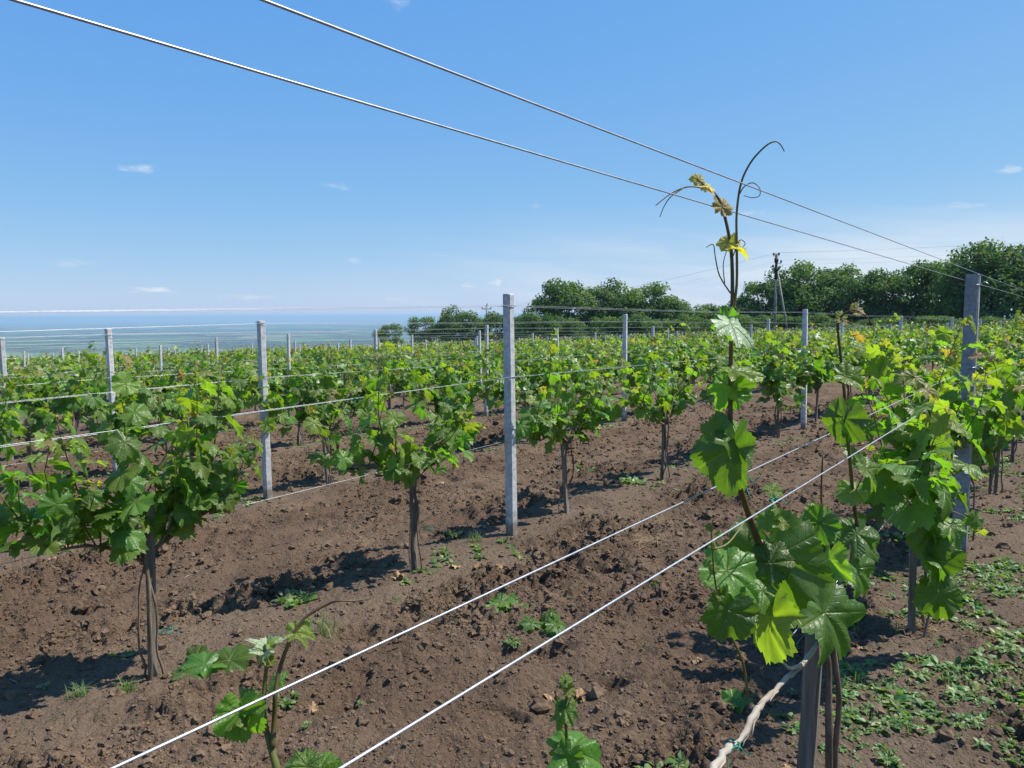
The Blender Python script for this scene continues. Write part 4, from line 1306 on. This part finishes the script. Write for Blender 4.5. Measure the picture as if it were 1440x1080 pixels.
for px, py, s_, n, lb in ((288, 945, 62, 9, 'green vine sprout lying on the soil right of the leftmost trunk'),
                          (772, 882, 46, 4, 'pair of dark rounded green leaves on the soil under the near wire'),
                          (706, 860, 40, 5, 'small green vine sprout on the soil left of the rounded leaves'),
                          (1045, 1000, 40, 3, 'small vine sprout on the soil behind the pale dry arm')):
    p = ground_hit(px, py); S = s_ * p[1] / F
    b = MB()
    for i in range(n):
        a = gw.uniform(0, 6.283); o = np.array([math.cos(a), 0.6 * math.sin(a), 0]) * S * gw.uniform(0.1, 0.7)
        V, T, Q, uv = LEAF['hi'][gw.integers(8)]
        M = frame(UP + gw.normal(0, 0.35, 3) + np.array([0, -0.3, 0]), o + gw.normal(0, 0.3, 3)) * S * gw.uniform(0.35, 0.6)
        j = o + UP * gw.uniform(0.02, 0.06)
        b.add(V @ M.T + j, T, Q, 0, gw.uniform(0.1, 0.55), gw.random(), uv)
        b.tube([np.zeros(3), j * 0.6 + UP * 0.012, j], 0.0018, 4, mat=1)
    tag(b.build('vine_sprout', [M_leaf, M_petiole], loc=p), lb, 'vine sprout', G_D)

# ground cover along the front row and thinly under the other rows
b = MB(); n = 0
while n < 4000:
    u = gw.uniform(-1.15, 1.6); t = 2.0 + 9 * gw.random() ** 1.5
    x, y = xy(u, t)
    if y < 1.2: continue
    if gw.random() > sstep(-0.05, 0.2, perlin(np.array([x * 1.5 + 11]), np.array([y * 1.5 + 4]))[0]) * (1.0 if u > -0.75 else 0.3): continue
    weed_rosette(gw, int(gw.integers(6, 13)), gw.choice([0.016, 0.024, 0.034, 0.055]) * gw.uniform(0.8, 1.2), b, (x, y, float(macro(x, y) + micro([x], [y])[0])))
    n += 1
for i in range(260):
    u = gw.uniform(-1.0, 1.5); t = 2.0 + 8 * gw.random() ** 1.4
    x, y = xy(u, t)
    if y > 1.2: b.merge(blade_tuft(gw, int(gw.integers(6, 16)), gw.uniform(0.03, 0.09), 0.012, 0.0020), None, (x, y, float(macro(x, y) + micro([x], [y])[0])))
n = 0
while n < 700:
    k = int(gw.integers(1, 6)); u = row_u(k) + gw.normal(0, 0.22); t = gw.uniform(1, 22)
    x, y = xy(u, t)
    if not inview(x, y, 0.5): continue
    if gw.random() > sstep(0.0, 0.4, perlin(np.array([x * 0.9 + 50]), np.array([y * 0.9]))[0]): continue
    weed_rosette(gw, 7, gw.uniform(0.03, 0.07), b, (x, y, gz(x, y) + 0.005))
    n += 1
tag(b.build('ground_weeds', M_weed, smooth=False), 'low green weeds spreading over the soil along the front row', 'weeds', kind='stuff')


def dead_leaf(p, S, label, g, proto=[]):
    V, T, Q, uv = LEAF['hi'][g.integers(8)]
    V = V.copy(); V[:, 0] *= g.uniform(0.45, 0.8); V[:, 2] = V[:, 2] * g.uniform(1.6, 3.2) + 0.25 * V[:, 0] ** 2 + 0.1 * np.sin(V[:, 0] * 7) + 0.12
    M = frame(UP + g.normal(0, 0.25, 3), g.normal(0, 1, 3)) * S
    b = MB(); b.add(V @ M.T, T, Q, 0, 0, g.random(), uv)
    tag(b.build('dead_leaf', M_deadleaf, loc=p + UP * 0.006), label, 'dead leaf', 'dead leaves on the soil')


gd = np.random.default_rng(31)
for px, py, s_, lb in ((768, 984, 17, 'orange brown dead leaf left of the small shoot at the bottom'), (812, 984, 19, 'pinkish dead leaf right of the small shoot at the bottom'),
                       (438, 999, 15, 'rusty dead leaf between the near wires and the curling shoot'), (148, 796, 15, 'tan dead leaf in the bare strip left of the leftmost trunk'),
                       (163, 788, 12, 'second tan dead leaf touching the first left of the leftmost trunk'), (95, 752, 14, 'orange dead leaf beside the straw tuft at the left'),
                       (75, 790, 9, 'small pale dead leaf alone on the bare strip at the left'), (625, 682, 12, 'orange dead leaf between the slim trunk and the post behind'),
                       (980, 930, 13, 'pale dead leaf on open soil left of the rounded dark leaf'), (890, 938, 11, 'pale dead leaf beside a twig right of the small shoot'),
                       (1245, 975, 10, 'orange dead leaf among the green weeds at the lower right'), (650, 862, 8, 'small tan dead leaf between the two near wires'),
                       (668, 800, 11, 'pale dead leaf at the foot of the slope below the centre post'), (640, 798, 10, 'orange dead leaf right of the slim trunk foot'),
                       (560, 815, 10, 'tan dead leaf left of the slim trunk foot'), (840, 605, 9, 'orange dead leaf beyond the second vine right of the post')):
    p = ground_hit(px, py); dead_leaf(p, 1.1 * s_ * p[1] / F, lb, gd)
n = 0
while n < 95:
    k = int(gd.integers(0, 5)); u = row_u(k) + gd.normal(0, 0.5); t = gd.uniform(1.0, 15)
    x, y = xy(u, t)
    if not inview(x, y, 0.0) or y < 2.4: continue
    dead_leaf(np.array([x, y, gz(x, y) + 0.01]), gd.uniform(0.026, 0.062), 'small curled tan dead leaf lying loose on the tilled soil', gd); n += 1


def straw_tuft(g, S):
    b = MB()
    for i in range(70):
        a = g.uniform(0, 6.283); l = S * g.uniform(0.3, 0.9); p = np.array([g.normal(0, S * 0.3), g.normal(0, S * 0.25), 0.004 + abs(g.normal(0, S * 0.12))])
        d = np.array([math.cos(a), math.sin(a), g.normal(0, 0.25)]) * l
        b.tube(np.array([p - d / 2, p + g.normal(0, S * 0.05, 3), p + d / 2]), 0.0011, 3, cap=False)
    return b


for px, py, s_, lb in ((912, 765, 46, 'pale straw tuft between the two near wires'), (797, 806, 26, 'small pale straw tuft above the far near-wire'), (98, 735, 52, 'rounded straw tuft at the left under the drooping leaves'),
                       (1040, 1002, 34, 'straw tuft beside the pale dry arm'), (1195, 602, 34, 'tan straw tuft beyond the slim side shoot'), (1290, 885, 50, 'dry straw among the weeds right of the nearest vine'), (880, 575, 40, 'straw tuft in the gap behind the second row')):
    p = ground_hit(px, py)
    tag(straw_tuft(gd, s_ * p[1] / F).build('straw_tuft', M_straw, loc=p), lb, 'straw tuft', 'straw tufts on the soil')

n = 0
while n < 60:
    rr = 2.4 + 8 * gd.random() ** 1.3; a = math.radians(gd.uniform(-35, 36)); x, y = rr * math.sin(a), rr * math.cos(a)
    l = gd.uniform(0.04, 0.16); d = gd.uniform(0, 6.28)
    P = [np.array([x + math.cos(d) * l * f + gd.normal(0, 0.005), y + math.sin(d) * l * f + gd.normal(0, 0.005), 0]) for f in (0, 0.4, 0.75, 1)]
    for q in P: q[2] = float(macro(q[0], q[1]) + micro([q[0]], [q[1]])[0]) + 0.006
    P = np.array(P); o0 = P[0].copy(); b = MB(); b.tube(smooth_path(P - o0, 2), np.linspace(0.0030, 0.0014, 7), 5)
    tag(b.build('twig', M_twig, loc=o0), 'short dry twig lying loose on the tilled soil', 'twig', 'dry twigs on the soil'); n += 1

# ------------------------------------------------------------------ trees behind the field
def crown_mesh(seed, nlobes, leaves, lsz, dense=1.0):
    """leaf sprays on many clumps; unit crown: base z=0, top z=1, radius about 0.5"""
    g = np.random.default_rng(seed)
    b = MB()
    lobes = []
    for i in range(nlobes):
        a = g.uniform(0, 6.283); z = g.uniform(0.12, 0.92)
        rad = 0.36 * math.sqrt(max(0.06, 1 - ((z - 0.45) / 0.56) ** 2)) * g.uniform(0.5, 1.28)
        lobes.append((np.array([math.cos(a) * rad, math.sin(a) * rad, z]), g.uniform(0.075, 0.165)))
    per = leaves // nlobes
    for c, r in lobes:
        n = int(per * (r / 0.14) ** 2)
        d = g.normal(0, 1, (n, 3)); d /= np.linalg.norm(d, axis=1)[:, None]
        rr = r * g.uniform(0.55, 1.12, n) ** 0.6
        P = c + d * rr[:, None] * np.array([1.15, 1.15, 0.82]) + 0.02 * g.normal(0, 1, (n, 3))
        keep = P[:, 2] > -0.02
        P, d = P[keep], d[keep]; n = len(P)
        nr = d + g.normal(0, 0.55, (n, 3)) + np.array([0, 0, 0.35]); nr /= np.linalg.norm(nr, axis=1)[:, None]
        t = np.cross(nr, g.normal(0, 1, (n, 3))); t /= np.linalg.norm(t, axis=1)[:, None]
        s_ = np.cross(nr, t)
        L1 = lsz * g.uniform(0.6, 1.4, n)[:, None]; W1 = L1 * g.uniform(0.45, 0.8, n)[:, None]
        V = np.stack([P - t * L1, P + s_ * W1 + nr * L1 * 0.25, P + t * L1, P - s_ * W1 + nr * L1 * 0.25], 1).reshape(-1, 3)
        Q = np.arange(4 * n).reshape(-1, 4)
        tint = np.clip(g.uniform(0.0, 0.75) + g.uniform(0, 0.3, n), 0, 1)
        b.add(V, None, Q, 0, np.repeat(tint, 4), np.repeat(g.random(n), 4))
    return b, lobes


CROWNS = []
for i in range(7):
    b, lobes = crown_mesh(40 + i, 46, 8200, 0.024)
    t = MB(); g = np.random.default_rng(60 + i)
    t.tube(wavy([0, 0, -0.32], [0.02, 0.0, 0.5], 7, 0.008, g), np.linspace(0.030, 0.014, 7), 8)
    for c, r in lobes[:14]:
        p0 = np.array([0.01, 0, g.uniform(0.0, 0.4)])
        t.tube(wavy(p0, c, 6, 0.012, g), np.linspace(0.011, 0.003, 6), 5)
    CROWNS.append((b.mesh('crown', M_tree_leaf, smooth=False), t.mesh('trunk', M_trunk)))

G_T = 'trees beyond the vineyard'
# (px centre, py top, distance, crown width m, kind words)
TREES = [
    (548, 458, 128, 4.0, 'low dark bush farthest to the left along the edge of the hill'),
    (592, 447, 122, 4.6, 'low rounded bush just left of the small poplar-like clump'),
    (632, 433, 120, 5.0, 'small bushy tree standing alone above the low bushes'),
    (662, 440, 121, 5.0, 'low bush left of the far utility pole'),
    (700, 441, 118, 5.0, 'low bush behind the nearest full-height post'),
    (733, 444, 116, 4.6, 'low bush at the left foot of the tree clump'),
    (768, 414, 108, 5.2, 'leftmost oak of the middle tree clump'),
    (798, 397, 106, 7.0, 'tallest oak at the left of the middle tree clump'),
    (838, 405, 107, 6.6, 'broad oak in the centre of the middle tree clump'),
    (874, 396, 105, 6.6, 'oak with a small knob top in the middle clump'),
    (912, 401, 106, 6.6, 'oak right of centre in the middle clump'),
    (945, 421, 104, 5.2, 'shorter oak closing the middle clump on the right'),
    (978, 432, 102, 5.0, 'low bushy tree right of the middle clump'),
    (1010, 430, 104, 5.2, 'low bushy tree behind the tall foreground shoot'),
    (1046, 421, 100, 5.0, 'shorter tree left of the big utility pole'),
    (1076, 398, 99, 5.2, 'oak directly behind the big utility pole'),
    (1104, 380, 97, 6.4, 'tall oak right behind the pole brace'),
    (1142, 372, 96, 7.0, 'broad round oak right of the utility pole'),
    (1180, 376, 97, 6.0, 'round oak second to the right of the utility pole'),
    (1216, 388, 92, 5.6, 'pale green lower tree between two dark oaks'),
    (1252, 382, 92, 6.0, 'pale green feathery tree left of the grey post'),
    (1292, 374, 93, 6.4, 'dark oak left of the big grey post'),
    (1330, 368, 90, 6.2, 'dark oak just left behind the big grey post'),
    (1362, 350, 84, 6.6, 'tall dark oak rising behind the big grey post'),
    (1402, 344, 82, 6.8, 'tall dark oak right of the big grey post'),
    (1444, 341, 81, 7.0, 'tall dark oak at the right edge of the photo'),
    (1490, 346, 82, 7.0, 'tall dark oak just past the right edge'),
]
gt = np.random.default_rng(77)
for i, (px, py, D, wd, lb) in enumerate(TREES):
    top = at_depth(px, py, D)
    x, y = top[0], top[1]
    z0 = float(macro(x, y))
    H = top[2] - z0 + 0.2
    bush = H < 4.2
    z_base = z0 + (0.05 if bush else 0.12) * H
    crown, trunk = CROWNS[(i * 3) % 7]
    root = empty('bush' if bush else 'oak_tree', (x, y, z_base), gt.uniform(0, 6.28))
    for nm, me in (('crown', crown), ('trunk', trunk)):
        o = bpy.data.objects.new(nm, me); COL.objects.link(o); o.parent = root
        o.scale = (wd * 1.18, wd * 1.18, H - (z_base - z0))
    tag(root, lb, 'bush' if bush else 'tree', G_T)
# shrubs closing the foot of the wood
for i in range(22):
    px = 745 + i * 34 + gt.uniform(-6, 6)
    D = 96 if px < 1040 else 88 if px < 1300 else 77
    top = at_depth(px, 447 + gt.uniform(-6, 4), D)
    z0 = float(macro(top[0], top[1]))
    H = top[2] - z0
    crown, trunk = CROWNS[i % 7]
    root = empty('shrub', (top[0], top[1], z0 - 0.1), gt.uniform(0, 6.28))
    for nm, me in (('crown', crown), ('trunk', trunk)):
        o = bpy.data.objects.new(nm, me); COL.objects.link(o); o.parent = root
        o.scale = (4.6, 4.6, H + 0.1)
    tag(root, 'low dark shrub, %s from the left along the foot of the wood' % ordw(i + 1), 'shrub', 'shrubs along the foot of the wood')


# ------------------------------------------------------------------ utility poles and lines
def box(b, c, s):
    x, y, z = c; a, d, e = s[0] / 2, s[1] / 2, s[2] / 2
    V = [(x + i * a, y + j * d, z + k * e) for k in (-1, 1) for i, j in ((-1, -1), (1, -1), (1, 1), (-1, 1))]
    b.add(V, None, [(0, 3, 2, 1), (4, 5, 6, 7), (0, 1, 5, 4), (1, 2, 6, 5), (2, 3, 7, 6), (3, 0, 4, 7)])


def insulator(z, dx, root, dy=0.0):
    b = MB()
    b.tube([(0.08 * np.sign(dx), dy, z), (dx, dy, z), (dx, dy, z + 0.10)], 0.035, 6)
    b.tube([(dx, dy, z + 0.08), (dx, dy, z + 0.14), (dx, dy, z + 0.2), (dx, dy, z + 0.30), (dx, dy, z + 0.36)], [0.07, 0.13, 0.08, 0.12, 0.03], 10)
    b.build('insulator', M_dark, root)


tp = at_depth(1092, 357, 86)
pz0 = float(macro(tp[0], tp[1])); PH = tp[2] - pz0
pole = empty('utility_pole', (tp[0], tp[1], pz0))
b = MB(); b.tube([(0, 0, -0.5), (0, 0, PH * 0.35), (0, 0, PH * 0.74)], [0.17, 0.155, 0.14], 12); b.build('shaft', M_pole, pole)
b = MB(); b.tube([(0, 0, PH * 0.72), (0, 0, PH)], [0.16, 0.13], 12)
box(b, (0, 0, PH * 0.93), (0.36, 0.28, 0.5)); box(b, (0, 0, PH * 0.83), (0.40, 0.28, 0.4)); b.build('pole_top', M_dark, pole)
b = MB(); b.tube([(0.16, -0.02, PH * 0.80), (1.55, -0.6, -0.2)], [0.10, 0.13], 10); b.build('brace', M_pole, pole)
for z, dx in ((PH - 0.25, -0.30), (PH - 0.22, 0.26), (PH - 1.05, 0.52), (PH - 1.55, -0.36), (PH - 1.75, 0.30)): insulator(z, dx, pole)
tag(pole, 'tall utility pole with a leaning brace and dark insulators in front of the oaks', 'utility pole')
tp2 = at_depth(684, 429, 150)
pz2 = float(macro(tp2[0], tp2[1])); PH2 = tp2[2] - pz2
pole2 = empty('utility_pole', (tp2[0], tp2[1], pz2))
b = MB(); b.tube([(0, 0, -0.5), (0, 0, PH2)], [0.16, 0.12], 10); b.build('shaft', M_pole, pole2)
b = MB(); box(b, (0, 0, PH2 - 0.75), (1.9, 0.12, 0.14)); box(b, (0, 0, PH2 - 0.2), (0.5, 0.12, 0.1)); b.build('crossarm', M_dark, pole2)
for dx in (-0.85, 0.85): insulator(PH2 - 0.70, dx, pole2)
insulator(PH2 - 0.05, 0.12, pole2)
tag(pole2, 'small far utility pole with one crossarm rising over the low bushes', 'utility pole')


def cable(p, q, sag, r, label):
    p, q = np.array(p, float), np.array(q, float)
    k = np.linspace(0, 1, 25)[:, None]
    P = p + (q - p) * k - np.array([0, 0, 1]) * (4 * sag * k * (1 - k))
    b = MB(); b.tube(P - p, r, 4); tag(b.build('power_line', M_wire, loc=p), label, 'cable', 'power lines')


for j, (dx, dz) in enumerate(((-0.30, 0.1), (0.26, 0.13), (0.52, -0.7), (-0.36, -1.2))):
    w = ('topmost', 'second highest', 'third', 'lowest')[j]
    cable((tp[0] + dx, tp[1], tp[2] + dz), (tp[0] + 46, tp[1] - 28 + j, tp[2] + 1.0 + dz), 0.5, 0.006, '%s thin power line from the big pole toward the right' % w)
    cable((tp[0] + dx, tp[1], tp[2] + dz), (tp2[0] + (-0.85, 0.12, 0.85, 0.3)[j], tp2[1], tp2[2] - (0.4, 0, 0.4, 0.8)[j]), 1.2, 0.006, '%s thin power line between the two utility poles' % w)

# ------------------------------------------------------------------ haze
mh = bpy.data.materials.new('haze'); mh.use_nodes = True
nt = mh.node_tree
nt.nodes.remove(nt.nodes['Principled BSDF'])
pv = nt.nodes.new('ShaderNodeVolumePrincipled')
pv.inputs['Color'].default_value = (0.52, 0.76, 0.94, 1)
pv.inputs['Density'].default_value = 1.3e-4
pv.inputs['Anisotropy'].default_value = 0.1
L(nt, pv.outputs[0], nt.nodes['Material Output'].inputs['Volume'])
b = MB(); box(b, (0, 0, (-142 + 24) / 2), (126000, 126000, 166))
tag(b.build('haze', mh, smooth=False), kind='stuff')

# ------------------------------------------------------------------ sky, sun, camera
w = bpy.data.worlds.new('World'); scene.world = w; w.use_nodes = True
nt = w.node_tree
bg = nt.nodes['Background']
sky = nt.nodes.new('ShaderNodeTexSky'); sky.sky_type = 'NISHITA'; sky.sun_disc = False
sky.sun_elevation = SUN_EL; sky.sun_rotation = SUN_AZ
sky.air_density = 0.8; sky.dust_density = 0.25; sky.ozone_density = 2.0; sky.altitude = 200
tc = nt.nodes.new('ShaderNodeTexCoord'); gen = tc.outputs['Generated']
sep = N(nt, 'ShaderNodeSeparateXYZ'); L(nt, gen, sep.inputs[0])
azi = math_(nt, 'ARCTAN2', sep.outputs[0], sep.outputs[1])
el = math_(nt, 'ARCSINE', sep.outputs[2])
cmb = N(nt, 'ShaderNodeCombineXYZ')
L(nt, math_(nt, 'MULTIPLY', azi, 1.0), cmb.inputs[0]); L(nt, math_(nt, 'MULTIPLY', el, 3.2), cmb.inputs[1])
cn = N(nt, 'ShaderNodeTexNoise'); cn.inputs['Scale'].default_value = 42; cn.inputs['Detail'].default_value = 7; cn.inputs['Roughness'].default_value = 0.62; L(nt, cmb.outputs[0], cn.inputs['Vector'])
CLOUDS = [  # px, py, half width, half height, strength
    (199, 237, 34, 9, 0.50), (470, 262, 30, 8, 0.40), (212, 408, 46, 7, 0.75), (496, 366, 26, 7, 0.35), (700, 397, 20, 11, 0.8), (660, 402, 22, 9, 0.6),
    (1345, 291, 60, 8, 0.35), (1425, 238, 24, 8, 0.5), (1055, 301, 34, 10, 0.3), (560, 3, 28, 14, 0.25), (755, 290, 14, 6, 0.3), (900, 400, 22, 9, 0.4), (1010, 405, 24, 8, 0.5), (345, 418, 60, 6, 0.4), (560, 420, 60, 8, 0.35), (100, 370, 40, 8, 0.3)]
mask = None
for px, py, hw, hh, st in CLOUDS:
    d = ray(px, py); d = d / np.linalg.norm(d)
    a0, e0 = math.atan2(d[0], d[1]), math.asin(d[2])
    da = math_(nt, 'DIVIDE', math_(nt, 'SUBTRACT', azi, a0), hw / F)
    de = math_(nt, 'DIVIDE', math_(nt, 'SUBTRACT', el, e0), hh / F)
    dd = math_(nt, 'SQRT', math_(nt, 'ADD', math_(nt, 'MULTIPLY', da, da), math_(nt, 'MULTIPLY', de, de)))
    v = math_(nt, 'ADD', math_(nt, 'SUBTRACT', 1.0, dd), math_(nt, 'MULTIPLY', math_(nt, 'SUBTRACT', cn.outputs[0], 0.5), 2.4))
    v = math_(nt, 'MULTIPLY', maprange(nt, v, 0.25, 1.25), st)
    mask = v if mask is None else math_(nt, 'MAXIMUM', mask, v)
# thin high veil low in the sky towards the right
cmb2 = N(nt, 'ShaderNodeCombineXYZ'); L(nt, azi, cmb2.inputs[0]); L(nt, math_(nt, 'MULTIPLY_ADD', azi, 0.8, math_(nt, 'MULTIPLY', el, 9.0)), cmb2.inputs[1])
cv = N(nt, 'ShaderNodeTexNoise'); cv.inputs['Scale'].default_value = 3.2; cv.inputs['Detail'].default_value = 6; L(nt, cmb2.outputs[0], cv.inputs['Vector'])
veil = math_(nt, 'MULTIPLY', maprange(nt, cv.outputs[0], 0.34, 0.66, 0.25, 1.0), math_(nt, 'MULTIPLY', maprange(nt, azi, -0.35, 0.5), maprange(nt, el, 0.15, 0.03)))
mask = math_(nt, 'MAXIMUM', mask, math_(nt, 'MULTIPLY', veil, 0.78))
sc_ = N(nt, 'ShaderNodeSeparateColor'); L(nt, sky.outputs[0], sc_.inputs[0])
cc_ = N(nt, 'ShaderNodeCombineColor')
for ch, (pw, kk) in enumerate(((0.85, 0.555), (0.48, 1.265), (0.10, 3.38))):     # film response of the phone camera's sky
    L(nt, math_(nt, 'MULTIPLY', math_(nt, 'POWER', sc_.outputs[ch], pw), kk), cc_.inputs[ch])
skyb = cc_.outputs[0]
skyc = mixc(nt, mask, skyb, (4.2, 4.35, 4.5))
L(nt, skyc, bg.inputs[0])
bg.inputs[1].default_value = 0.15
sl = bpy.data.lights.new('sun', 'SUN'); sl.energy = 5.0; sl.angle = math.radians(0.53); sl.color = (1.0, 0.955, 0.88)
so = bpy.data.objects.new('sun', sl); COL.objects.link(so)
so.rotation_euler = Vector([float(-c) for c in SUNV]).to_track_quat('-Z', 'Y').to_euler(); so.location = (20, 5, 40)

cam = bpy.data.cameras.new('camera'); co = bpy.data.objects.new('camera', cam); COL.objects.link(co)
cam.sensor_width = 36; cam.lens = 36 * F / 1440; cam.clip_start = 0.02; cam.clip_end = 200000
m = Matrix(((rtv[0], upv[0], -fwd[0], CAM[0]), (rtv[1], upv[1], -fwd[1], CAM[1]), (rtv[2], upv[2], -fwd[2], CAM[2]), (0, 0, 0, 1)))
co.matrix_world = m
scene.camera = co
scene.view_settings.view_transform = 'Standard'; scene.view_settings.look = 'None'
scene.view_settings.exposure = 0.50; scene.view_settings.gamma = 1.0
scene.render.engine = 'CYCLES'
cy = scene.cycles
cy.use_denoising = True; cy.denoiser = 'OPENIMAGEDENOISE'
cy.max_bounces = 6; cy.diffuse_bounces = 3; cy.glossy_bounces = 2; cy.transmission_bounces = 3; cy.transparent_max_bounces = 4; cy.volume_bounces = 0
cy.sample_clamp_indirect = 6
cy.caustics_reflective = False; cy.caustics_refractive = False
